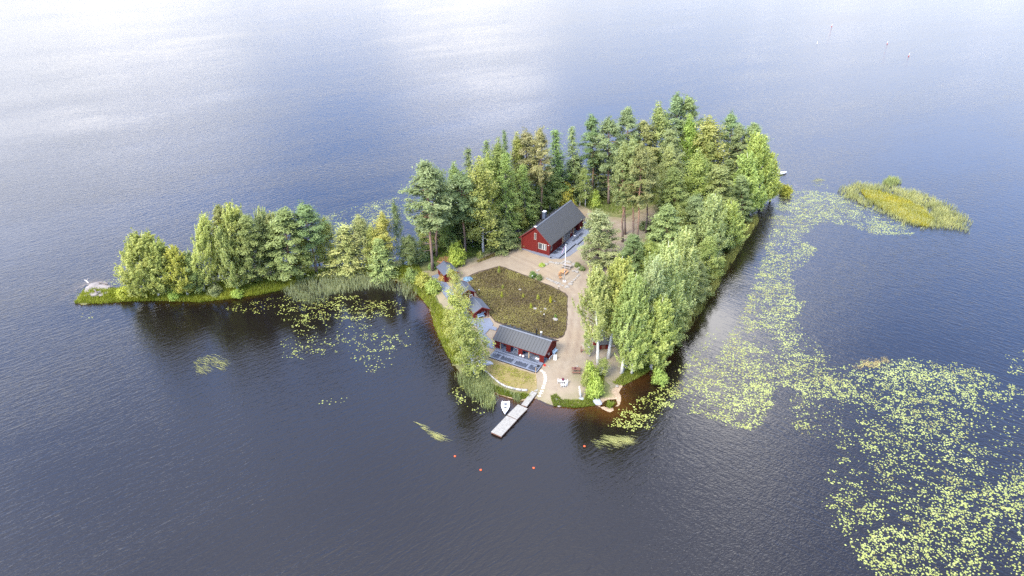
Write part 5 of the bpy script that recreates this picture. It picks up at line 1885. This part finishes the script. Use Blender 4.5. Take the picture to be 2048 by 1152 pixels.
def slab_px(name, pts, z0, thick, mat, label, cat):
    P = [G2(x, y, z0 + thick) for x, y in pts]
    return cdt_sheet(name, densify(P, 30), 3.0, lambda V: np.full(len(V), z0), mat, 0.0, thick, None, label=label, cat=cat)


slab_px('boardwalk', [(863, 552), (877, 547), (902, 576), (926, 606), (944, 632), (953, 640), (953, 652), (943, 650), (925, 632), (890, 591)], 0.95, 0.22, M_DECK, 'grey wooden walkway running past the first small cabins', 'boardwalk')
slab_px('boardwalk', [(953.3, 637.8), (979, 635.7), (986.7, 648), (984.6, 651.7), (994.3, 655.8), (992.2, 660.7), (979.7, 657.2), (970, 667.6), (988, 685.7), (989, 697.5), (975.5, 694), (958.9, 672.5), (954.7, 654.4)],
        0.93, 0.24, M_DECK, 'blue grey wooden deck linking the open porch cabin to the sauna', 'deck')
pb = empty('garden_bench', on_ground(962, 636) + Vector((0, 0, .12)), R(26), 'pale blue bench at the porch of the cabin nearest the sauna', 'bench')
MB().box(-.7, .7, -.2, .2, .38, .44).part('seat', M_PALEBLUE, pb)
MB().box(-.7, .7, .2, .25, .5, .85).part('backrest', M_PALEBLUE, pb)
for sx in (-.6, .6):
    MB().box(sx - .04, sx + .04, -.18, .18, 0, .38).part('leg', M_PALEBLUE, pb)


def grill_hut():
    p = on_ground(1203, 690)
    r = empty('grill_hut', p, R(8), 'small dark roofed red hut half hidden behind the front aspens', 'hut')
    n = 6
    ring = lambda rad: [(rad * math.cos(i * 2 * math.pi / n), rad * math.sin(i * 2 * math.pi / n)) for i in range(n)]
    w = MB().prism(ring(1.7), 0, 1.5)
    w.part('wall', M_RED, r)
    f = MB()
    pts = [(x, y, 1.35) for x, y in ring(2.15)] + [(x, y, 2.9) for x, y in ring(.35)]
    f.add(pts, [(i, (i + 1) % n, n + (i + 1) % n, n + i) for i in range(n)] + [tuple(reversed(range(n))), tuple(range(n, 2 * n))])
    rf = f.part('roof', M_ROOF, r)
    MB().tube([(0, 0, 2.9), (0, 0, 3.3)], .3, 8).part('smoke_hood', M_SILVER, rf)
    a = 2 * math.pi * 4.5 / n
    M = Matrix.Rotation(a, 4, 'Z')
    d = MB().box(1.48, 1.53, -.35, .35, .05, 1.4, M).part('door', M_BROWNWOOD, r)
    MB().box(1.53, 1.58, .22, .28, .7, .8, M).part('handle', M_BLACK, d)
    MB().bar((-2.3, 0, .25), (2.3, 0, .25), .2, .3).part('low_beam', M_GREYWOOD, None, label='low grey timber beam in front of the grill hut', cat='beam', loc=tuple(on_ground(1206, 695)), rotz=R(2))


grill_hut()


# ------------------------------------------------------------------ yard things
def picnic_table(px, py, rz, mat, label, L=1.8):
    p = on_ground(px, py)
    r = empty('picnic_table', p, rz, label, 'picnic table', None)
    for i in range(4):
        MB().box(-L / 2, L / 2, -.36 + i * .185, -.36 + i * .185 + .17, .70, .745).part('table_plank', mat, r)
    for s in (-1, 1):
        for i in range(2):
            y = s * .72 + (i - .5) * .16
            MB().box(-L / 2, L / 2, y - .07, y + .07, .42, .46).part('bench_plank', mat, r)
        x = s * (L / 2 - .25)
        f = MB().bar((x, -.75, 0), (x, -.2, .70), .08, .06).bar((x, .75, 0), (x, .2, .70), .08, .06).bar((x + .06, -.8, .38), (x + .06, .8, .38), .05, .08)
        f.part('frame', mat, r)
    return r


picnic_table(1134, 535.5, R(-28), M_GREYWOOD, 'grey brown picnic table at the back of the stone ring', 2.2)
picnic_table(1127, 547, R(62), M_ORANGEWOOD, 'orange wooden picnic table beside the flagpole', 1.9)
t = picnic_table(1152, 744, R(-3), M_BROWNWOOD, 'brown picnic table on the gravel near the sandy point', 1.6)
for (dx, c, lab) in ((-.2, M_MAROON, 'dark red pot on the brown picnic table'),):
    MB().tube([(0, 0, 0), (0, 0, .25)], [.14, .17], 8).part('pot', c, None, True, label=lab, cat='pot', loc=tuple(t.matrix_basis @ Vector((dx, 0, .75))))


def garden_chair(px, py, rz, mat, label, grp=None, name='garden_chair'):
    r = empty(name, on_ground(px, py), rz, label, 'chair', grp)
    r.scale = (.88, .88, .88)
    MB().box(-.27, .27, -.27, .27, .40, .45).part('seat', mat, r)
    MB().box(-.27, .27, .24, .29, .45, .95).part('backrest', mat, r)
    for sx in (-1, 1):
        MB().bar((sx * .29, -.27, .64), (sx * .29, .27, .64), .06, .04).part('armrest', mat, r)
        for sy in (-1, 1):
            MB().box(sx * .25 - .03, sx * .25 + .03, sy * .24 - .03, sy * .24 + .03, 0, .64 if sy < 0 else .40).part('leg', mat, r)
    return r


garden_chair(1119, 552.5, R(200), M_ORANGEWOOD, 'orange wooden armchair left of the orange picnic table')
garden_chair(1121, 558, R(165), M_ORANGEWOOD, 'orange wooden armchair nearest the flagpole foot')
garden_chair(1118.2, 765.5, R(80), M_WHITE, 'white garden chair left of the small white table')
garden_chair(1132.5, 767.5, R(-85), M_WHITE, 'white garden chair right of the small white table')
garden_chair(1124.5, 773.5, R(175), M_WHITE, 'white garden chair in front of the small white table')
garden_chair(1131.0, 773.0, R(215), M_WHITE, 'white garden chair at the right front corner of the small white table')
wt = empty('garden_table', on_ground(1125.6, 767), R(10), 'small white garden table on the gravel near the dock', 'table')
MB().tube([(0, 0, .66), (0, 0, .71)], .45, 14).part('table_top', M_WHITE, wt)
for k in range(4):
    MB().bar((.3 * math.cos(k * 1.571), .3 * math.sin(k * 1.571), 0), (.2 * math.cos(k * 1.571), .2 * math.sin(k * 1.571), .66), .05, .05).part('leg', M_WHITE, wt)
MB().tube([(0, 0, 0), (0, 0, .22), (0, 0, .4)], [.18, .3, .22], 9).part('flower_pot', M_MAROON, None, True, label='dark maroon flower pot on the small white table', cat='flower pot', loc=tuple(wt.matrix_basis @ Vector((0, 0, .715))))
bb = empty('garden_bench', on_ground(1170, 704), R(0), 'dark brown slatted bench with two posts beside the gravel track', 'bench')
for i in range(3):
    MB().box(-.85, .85, -.25 + i * .17, -.25 + i * .17 + .15, .40, .44).part('slat', M_BROWNWOOD, bb)
for sx in (-.75, .75):
    MB().box(sx - .06, sx + .06, -.22, .22, 0, .40).part('leg', M_BROWNWOOD, bb)
    MB().box(sx - .07, sx + .07, .26, .38, 0, 1.1).part('post', M_BROWNWOOD, bb)

# flagpole
fp = on_ground(1128.7, 563.5)
r = empty('flagpole', fp, 0, 'tall white flagpole in the stone ring before the main house', 'flagpole')
MB().tube([(0, 0, .15), (0, 0, 9.2)], [.085, .05], 10).part('pole', M_WHITE, r, True)
MB().tube([(0, 0, 9.2), (0, 0, 9.3), (0, 0, 9.38)], [.09, .1, .02], 10).part('finial', M_WHITE, r, True)
MB().box(-.35, .35, -.3, .3, -.1, .15).part('foot', M_WHITE, r)
pn = MB()
for (i, (m, w0)) in enumerate(((M_BLUE, 0.0), (M_WHITE, 0.12), (M_FLAGRED, 0.22))):
    q = MB()
    n = 8
    for k in range(n):
        t0, t1 = k / n, (k + 1) / n
        def pt(t, w):
            wd = (1 - t * .75)
            return (-.08 - t * 0.75 - w * wd * 0.8, .05 * math.sin(6 * t + w * 9), 8.9 - t * 2.0 - .25 * w * wd)
        a = [pt(t0, w0), pt(t0, w0 + .11), pt(t1, w0 + .11), pt(t1, w0)]
        b = [(x, y + .015, z) for x, y, z in a]
        q.add(a + b, [(0, 1, 2, 3), (7, 6, 5, 4), (0, 4, 5, 1), (1, 5, 6, 2), (2, 6, 7, 3), (3, 7, 4, 0)])
    q.part('pennant_stripe', m, None)
    o = bpy.context.scene.collection.objects[-1]
    pn = o if i == 0 else pn
    if i == 0:
        o.name = 'pennant'
        o.location = fp
        tag(o, 'narrow drooping striped pennant hanging on the white flagpole', 'pennant')
    else:
        o.parent = bpy.data.objects['pennant']


# stones
def stone_mesh(seed, flat=0.55, sub=2):
    bm = bmesh.new()
    bmesh.ops.create_icosphere(bm, subdivisions=sub, radius=0.5)
    rg = random.Random(seed)
    off = Vector((rg.random() * 50, rg.random() * 50, rg.random() * 50))
    from mathutils import noise as mn
    for v in bm.verts:
        k = 1 + 0.45 * mn.noise(v.co * 1.7 + off) + 0.15 * mn.noise(v.co * 4.1 + off) + (0.10 * mn.noise(v.co * 9 + off) if sub > 2 else 0)
        v.co *= k
        v.co.z = v.co.z * flat
    me = bpy.data.meshes.new('stone')
    bm.to_mesh(me)
    bm.free()
    return me


STONES = [stone_mesh(i) for i in range(6)]
for m_ in STONES:
    m_.materials.append(M_STONE)
GST = [stone_mesh(20 + i) for i in range(3)]
for m_ in GST:
    m_.materials.append(M_GREYSTONE)


def stone(px, py, size, label, grp=None, mesh=None, name='stone', asp=1.0, z=None):
    p = on_ground(px, py)
    if z is not None:
        p.z = z
    o = put(name, mesh or random.choice(STONES), None, None, label, 'stone', grp)
    o.location = (p.x, p.y, p.z + size * .12)
    o.rotation_euler = (0, 0, random.uniform(0, 6.28))
    o.scale = (size * asp, size, size * .9)
    return o


ORD = ['first', 'second', 'third', 'fourth', 'fifth', 'sixth', 'seventh', 'eighth', 'ninth', 'tenth', 'eleventh', 'twelfth', 'thirteenth', 'fourteenth', 'fifteenth']
Z5 = lambda x, y: (1040 + x / 9.6, 485 + y / 9.6)
near = [(900, 842), (920, 856), (880, 866), (820, 828), (770, 803), (735, 785), (710, 795), (690, 767), (665, 770), (630, 748), (603, 742), (575, 722), (545, 712), (520, 700)]
for i, p in enumerate(near):
    stone(*Z5(*p), random.uniform(.5, .8), f'pale stone, {ORD[i]} from the right along the near edge of the stone ring', 'stones of the ring round the picnic tables')
left = [(335, 612), (320, 640), (330, 545), (368, 522), (430, 470)]
for i, p in enumerate(left):
    stone(*Z5(*p), random.uniform(.5, .75), f'pale stone, {ORD[i]} from the front along the left edge of the stone ring', 'stones of the ring round the picnic tables')
back = [(495, 420), (590, 382), (640, 392), (700, 400), (735, 408), (800, 402), (835, 372), (910, 368), (942, 384), (1020, 416), (1050, 430)]
for i, p in enumerate(back):
    stone(*Z5(*p), random.uniform(.6, 1.0), f'pale boulder, {ORD[i]} from the left along the house side of the stone ring', 'stones of the ring round the picnic tables', asp=1.4)
right = [(1130, 468), (1152, 490), (1100, 512), (1060, 545), (1092, 572), (1022, 552), (1130, 632), (1108, 652), (1076, 690), (1040, 722), (1000, 766), (962, 792), (986, 803), (940, 808)]
for i, p in enumerate(right):
    stone(*Z5(*p), random.uniform(.55, .95), f'pale boulder, {ORD[i]} from the back along the right side of the stone ring', 'stones of the ring round the picnic tables')
for (x, y, s, lab) in ((1040, 580, .7, 'single pale stone in the upper middle of the brown bed'), (1070, 618, .8, 'flat pinkish stone below the middle saplings of the brown bed'), (1090.5, 618.5, .7, 'light grey stone right of the flat pinkish one in the brown bed'),
                       (1082, 624, .5, 'small white stone between two flat stones in the brown bed'), (1111, 640, 1.2, 'large pale stone at the right of the brown bed'), (1109, 603, .5, 'small pale stone right of the brightest sapling'),
                       (1126, 603, .4, 'tiny pale stone at the right edge of the brown bed'),
                       (1155, 733, .5, 'small white stone beside the brown picnic table'), (1177, 429, 1.0, 'flat white stone on the ground behind the main house'), (946, 494, .9, 'pale stones at the path mouth left of the large birch'),
                       (1113, 799, .6, 'white stone in the grass tuft by the dock beach'), (1118, 813, .6, 'white stone at the waterline of the grassy point'), (1159.5, 797.5, .5, 'white stone at the foot of the white post'),
                       (523, 561, 1.1, 'pale flat stone heap in the bare clearing on the spit'), (1097.5, 733, .4, 'single white stone on the gravel beside the sauna deck')):
    stone(x, y, s, lab)
stone(1195, 806, 1.5, 'grey boulder standing in the shallow water at the sandy point', mesh=GST[0], name='boulder')
stone(1163.5, 798.5, .8, 'dark grey stone beside the foot of the white post', mesh=GST[1])
stone(971, 727, 1.6, 'grey elongated rock at the left end of the lawn', mesh=GST[2], name='boulder', asp=1.7)
stone(1233.6, 772.5, .6, 'round white stone at the edge of the sandy shallows')
ROCKS = [stone_mesh(40 + i, 0.42, 4) for i in range(3)]
M_ROCK = simple('bare_rock', (0.235, 0.205, 0.18), 0.9, 0.0, 0.45, 1.6, 0.8, 5)
for m_ in ROCKS:
    m_.materials.append(M_ROCK)
# bare rock and driftwood on the tip of the spit
for (x, y, s, asp, lab) in ((188, 577, 3.3, 1.2, 'large bare pale rock at the tip of the spit'), (207, 579, 3.0, 1.5, 'long pale rock right of the large bare rock'), (184, 588, 1.3, 1.2, 'little pale rock at the left foot of the large bare rock'), (203, 590, 1.4, 1.2, 'little pale rock at the right foot of the low pale rock'), (214, 586, 1.2, 1.3, 'little pale rock below the long pale rock'), (172, 592, 1.1, 1.2, 'little pale rock near the grassy tip of the spit'), (218, 577, 1.5, 1.3, 'pale rock at the right end of the rock heap'),
                            (192, 590, 2.2, 1.2, 'low pale rock in front of the large bare rock'),
                            (178, 583, 2.0, 1.0, 'small pale rock left of the large bare rock'), (200, 570, 2.2, 1.6, 'pale rock behind the large bare rock')):
    o = stone(x, y, s * .85, lab, name='boulder', asp=asp, mesh=random.choice(ROCKS))
for (a, b, lab) in (((172, 567), (180, 574), 'white forked driftwood stick at the left of the bare rock'), ((195, 571), (218, 577), 'dark weathered log lying across the bare rock'), ((190, 586), (197, 594), 'short dark log in front of the bare rock')):
    A, B = on_ground(*a), on_ground(*b)
    m = MB().tube([A + Vector((0, 0, .9)), (A + B) / 2 + Vector((0, 0, 1.1)), B + Vector((0, 0, 1.0))], [.1, .14, .12], 7)
    m.tube([(A + B) / 2 + Vector((0, 0, 1.1)), (A + B) / 2 + Vector((.3, .5, 1.6))], [.07, .03], 5)
    m.part('driftwood', M_DRIFT if 'white' in lab else M_DARK_BARK, None, True, label=lab, cat='driftwood')

# stepping stones from the sauna to the dock
sm = MB().box(-.28, .28, -.24, .24, -.03, .05).mesh('stepping_stone')
sm.materials.append(M_SLAB)
st = [(835, 150), (865, 175), (880, 205), (885, 232), (888, 262), (882, 290), (875, 322), (860, 357), (852, 387), (838, 425), (822, 458), (803, 493)]
for i, (x, y) in enumerate(st):
    p = on_ground(960 + x / 6.776, 720 + y / 6.776)
    put('stepping_stone', sm, None, None, f'square pale stepping stone, {ORD[i]} from the sauna deck towards the dock', 'stepping stone', 'stepping stones between sauna and dock', loc=(p.x, p.y, p.z + .06), rotz=R(-20 + i * 3 + PR.uniform(-6, 6)))

# garden lamps
for (x, y, h, lab) in ((1064.5, 559, .9, 'black garden lamp at the upper edge of the brown bed'), (1117.6, 580, .9, 'black garden lamp near the top right corner of the brown bed'),
                       (958.4, 589, 1.1, 'black garden lamp at the left edge of the brown bed'), (1087.6, 645, 1.9, 'taller black garden lamp standing inside the brown bed'),
                       (1159.7, 411, .9, 'small pale lamp post at the forest edge behind the main house')):
    p = on_ground(x, y)
    r = empty('garden_lamp', p, 0, lab, 'garden lamp')
    MB().tube([(0, 0, 0), (0, 0, h)], .07, 8).part('post', M_BLACK if 'black' in lab else M_WHITE, r)
    MB().tube([(0, 0, h), (0, 0, h + .12), (0, 0, h + .18)], [.10, .10, .05], 8).part('lamp_head', M_WHITE, r)

# timber edging below the lawn
ed = [(0, 112), (100, 178), (200, 268), (268, 322), (352, 368), (480, 402), (560, 415), (645, 418)]
for i in range(7):
    a, b = ed[i], ed[i + 1]
    A = on_ground(960 + a[0] / 6.776, 720 + a[1] / 6.776)
    B = on_ground(960 + b[0] / 6.776, 720 + b[1] / 6.776)
    d = (B - A).normalized() * .04
    MB().tube([A + d + Vector((0, 0, .12)), B - d + Vector((0, 0, .12))], [.14 + .015 * i, .15 + .015 * i], 8).part(
        'edging_log', M_LOG, None, True, label=f'silvered log, {ORD[i]} from the left in the curved edging below the lawn', cat='log', group='logs edging the lawn')

# dock
zd = 0.42


def dock_piece(name, c4, z0, label, cat):
    P = [Vector((*G2(960 + x / 6.776, 720 + y / 6.776, zd), 0)) for x, y in c4]
    o = (P[0] + P[1] + P[2] + P[3]) / 4
    ax = ((P[1] - P[0]) + (P[2] - P[3])) / 2          # short side
    ay = ((P[3] - P[0]) + (P[2] - P[1])) / 2          # long side
    W, L = ax.length, ay.length
    ang = math.atan2(ay.y, ay.x)
    r = empty(name, (o.x, o.y, 0), ang, label, cat)
    m = MB()
    planks(m, -L / 2, L / 2, -W / 2, W / 2, zd - .06, zd, 0.13, 'y', 0.018, PR)
    put('planking', m.mesh('planking'), M_DOCK, r, kind='stuff')
    f = MB()
    f.box(-L / 2 + .02, L / 2 - .02, -W / 2 + .02, -W / 2 + .12, zd - .3, zd - .065)
    f.box(-L / 2 + .02, L / 2 - .02, W / 2 - .12, W / 2 - .02, zd - .3, zd - .065)
    f.box(-L / 2 + .02, -L / 2 + .12, -W / 2 + .12, W / 2 - .12, zd - .3, zd - .065)
    f.box(L / 2 - .12, L / 2 - .02, -W / 2 + .12, W / 2 - .12, zd - .3, zd - .065)
    f.part('frame', M_BROWNWOOD, r)
    for s in (-1, 1):
        MB().box(-L / 2 + .3, L / 2 - .3, s * W / 4 - .3, s * W / 4 + .3, -.3, zd - .3).part('float', M_BLACK, r)
    return r


dock_piece('pontoon', [(365, 755), (495, 808), (290, 1040), (145, 970)], 0, 'outer pontoon of the weathered grey swimming dock', 'dock')
dock_piece('pontoon', [(510, 597), (650, 660), (498, 800), (372, 747)], 0, 'inner pontoon of the weathered grey swimming dock', 'dock')
dock_piece('gangway', [(700, 420), (780, 440), (632, 632), (562, 602)], 0, 'narrow grey gangway leading from the shore to the dock', 'gangway')
dock_piece('gangway_step', [(752, 382), (790, 398), (772, 428), (730, 412)], 0, 'short grey wooden step at the shore end of the gangway', 'step')


# boats
def rowing_boat(bow, stern, beam, label, z=0.0):
    A, B = Vector((*G2(*bow, .3), 0)), Vector((*G2(*stern, .3), 0))
    L = (A - B).length
    ang = math.atan2((A - B).y, (A - B).x)
    o = (A + B) / 2
    r = empty('rowing_boat', (o.x, o.y, z), ang, label, 'boat')
    N = 12
    prof = []
    for i in range(N + 1):
        t = i / N
        x = -L / 2 + L * t
        hw = beam / 2 * (0.80 + 0.2 * math.sin(math.pi * min(1, t * 1.5))) * (1 - max(0, (t - .55) / .45) ** 2.1) + .015
        zg = .38 + .16 * t * t
        prof.append((x, hw, zg))
    outer = MB()
    rows = []
    for x, hw, zg in prof:
        rows.append([(x, -hw, zg), (x, -hw * .85, .12), (x, -hw * .3, -.06), (x, hw * .3, -.06), (x, hw * .85, .12), (x, hw, zg),
                     (x, hw * .9 - .02, zg + .01), (x, hw * .75, .18), (x, hw * .25, .06), (x, -hw * .25, .06), (x, -hw * .75, .18), (x, -hw * .9 + .02, zg + .01)])
    V = [p for q in rows for p in q]
    k = 12
    F = []
    for i in range(N):
        for j in range(k):
            F.append((i * k + j, i * k + (j + 1) % k, (i + 1) * k + (j + 1) % k, (i + 1) * k + j))
    F.append(tuple(range(k)))
    F.append(tuple(N * k + j for j in reversed(range(k))))
    outer.add(V, F)
    outer.part('hull', M_BOAT, r, True)
    for (t, w) in ((.12, .36), (.42, .26), (.68, .26)):
        i = int(t * N)
        x, hw, zg = prof[i]
        MB().box(x - w / 2, x + w / 2, -hw * .82, hw * .82, .22, .28).part('thwart', M_BOAT, r)
    x, hw, zg = prof[9]
    m = MB()
    m.add([(prof[9][0], -prof[9][1] * .85, prof[9][2]), (prof[9][0], prof[9][1] * .85, prof[9][2]), (prof[11][0], prof[11][1] * .8, prof[11][2]), (prof[11][0], -prof[11][1] * .8, prof[11][2]),
           (prof[9][0], -prof[9][1] * .85, prof[9][2] + .03), (prof[9][0], prof[9][1] * .85, prof[9][2] + .03), (prof[11][0], prof[11][1] * .8, prof[11][2] + .03), (prof[11][0], -prof[11][1] * .8, prof[11][2] + .03)],
          [(0, 3, 2, 1), (4, 5, 6, 7), (0, 1, 5, 4), (1, 2, 6, 5), (2, 3, 7, 6), (3, 0, 4, 7)])
    m.part('foredeck', M_BOAT, r)
    MB().box(-L / 2 + .3, L / 2 - .9, -beam * .27, beam * .27, .07, .085).part('floor_board', M_BOATIN, r)
    return r


rb = rowing_boat((1010, 826.5), (1011.5, 802), 1.5, 'white rowing boat moored among the reeds beside the dock')
rowing_boat((1573.5, 344.5), (1541, 349), 1.9, 'white rowing boat whose bow shows past the trees on the right')
o = rowing_boat((1262, 690), (1254, 708), 1.3, 'white upturned boat stored under the front aspens', 0)
g = on_ground(1258, 699)
o.location = (g.x, g.y, g.z + .5)
o.rotation_euler[0] = math.pi


# buoys
def buoy(px, py, mat, label, grp, rad=.19, spar=False):
    p = ground_px(px, py)
    r = empty('buoy', p, 0, label, 'buoy', grp)
    if not spar:
        MB().tube([(0, 0, rad * math.sin(a)) for a in np.linspace(-1.4, 1.4, 9)], [rad * math.cos(a) for a in np.linspace(-1.4, 1.4, 9)], 12).part('float', mat, r, True)
        MB().tube([(0, 0, rad * .95), (0, 0, rad * 1.35)], .05, 6).part('eye', M_BLACK, r)
    else:
        MB().tube([(0, 0, -.3), (0, 0, .4)], .22, 10).part('float', mat, r)
        MB().tube([(0, 0, .4), (0, 0, 1.4)], [.17, .13], 10).part('spar', M_WHITE, r)


buoy(910, 912.5, M_ORANGE, 'orange buoy farthest left in the water below the dock', 'orange swimming buoys')
buoy(961.5, 940, M_ORANGE, 'orange buoy straight below the outer end of the dock', 'orange swimming buoys')
buoy(1067.5, 936, M_ORANGE, 'orange buoy below and right of the dock', 'orange swimming buoys')
buoy(1169, 892.5, M_ORANGE, 'orange buoy beside the bent water grass', 'orange swimming buoys')
buoy(1663.5, 53, M_REDP, 'far white and red spar buoy, topmost of the group at upper right', 'far spar buoys', spar=True)
buoy(1774.5, 88, M_REDP, 'far white and red spar buoy in the middle at upper right', 'far spar buoys', spar=True)
buoy(1817.5, 112.5, M_REDP, 'far white and red spar buoy, rightmost and nearest at upper right', 'far spar buoys', spar=True)
buoy(1634, 88, M_WHITE, 'far plain white spar buoy, leftmost at upper right', 'far spar buoys', spar=True)

# other small things
p = on_ground(816.5, 529)
r = empty('fire_pit', p, 0, 'round grey metal fire pit beside the slim white trunked birch', 'fire pit')
MB().tube([(0, 0, 0), (0, 0, .35), (0, 0, .45)], [.8, 1.0, 1.0], 16, cap=False).part('ring', M_CHIM, r)
MB().tube([(0, 0, .36), (0, 0, .40)], [.98, .98], 16).part('grate', M_SILVER, r)
p = on_ground(935.5, 560)
from mathutils import noise as mn
bm = bmesh.new()
bmesh.ops.create_icosphere(bm, subdivisions=3, radius=1.0)
for v in bm.verts:
    k = 1 + .3 * mn.noise(v.co * 2.3) + .12 * mn.noise(v.co * 6)
    v.co = Vector((v.co.x * k * 1.1, v.co.y * k * .9, max(v.co.z * k * .75, -.1)))
me = bpy.data.meshes.new('tarpaulin')
bm.to_mesh(me)
bm.free()
put('tarpaulin', me, M_TARP, label='crumpled blue grey tarpaulin at the left corner of the brown bed', cat='tarpaulin', loc=tuple(p))
lp = empty('log_pile', on_ground(1034, 466), R(50), 'brown logs piled at the forest edge left of the main house', 'log pile')
for (y, zz, k) in ((-.4, .18, 0), (0, .18, .3), (.4, .18, -.2), (-.2, .5, .2), (.2, .5, -.1)):
    MB().tube([(-1.3 + k, y, zz), (1.3 + k, y, zz + .05)], [.17, .15], 7).part('log', M_DARK_BARK, lp, True)
MB().tube([(0, 0, 0), (0, 0, 1.3)], .08, 6).part('post', M_WHITE, None, label='short white post at the forest edge beside the log pile', cat='post', loc=tuple(on_ground(1036.5, 464)))
for (x, y, lab) in ((638.4, 527, 'small white marker post behind the bright bushy birch on the spit'), (690, 538, 'small white marker post at the foot of the tiered young conifer'), (710, 538, 'small white marker post left of the grey green birch trunk')):
    MB().box(-.16, .16, -.16, .16, 0, .8).box(-.2, .2, -.2, .2, .8, .88).part('marker_post', M_WHITE, None, label=lab, cat='post', loc=tuple(on_ground(x, y)))
A = on_ground(1161, 796)
m = MB().tube([A + Vector((.05, 0, .1)), A + Vector((-.15, .2, 1.3)), A + Vector((-.3, .35, 2.3))], [.2, .17, .09], 8)
m.part('birch_post', M_BIRCH_BARK, None, True, label='white birch post standing at the edge of the grassy point', cat='post')
A = on_ground(1071.3, 747)
MB().tube([A, A + Vector((0, 0, 1.3))], .06, 7).part('wooden_stake', M_PALEWOOD, None, label='pale wooden stake at the right front corner of the sauna deck', cat='stake')
B_ = on_ground(1070.8, 767)
MB().tube([A + Vector((.05, 0, .05)), (A + B_) / 2 + Vector((.1, 0, .1)), B_ + Vector((0, 0, .06))], .04, 6).part('hose', M_PALEWOOD, None, label='thin yellowish rope lying on the lawn below the wooden stake', cat='rope')
blades('pit_grass', sample([(1213, 812), (1222, 809), (1227, 814), (1218, 818)], 160, seed=61), .9, .08, .4, M_GRASS, 'small tuft of water grass in the round dark pool', 'grass', 62, zmin=-.05, color=(1.1, 1.1, .9))
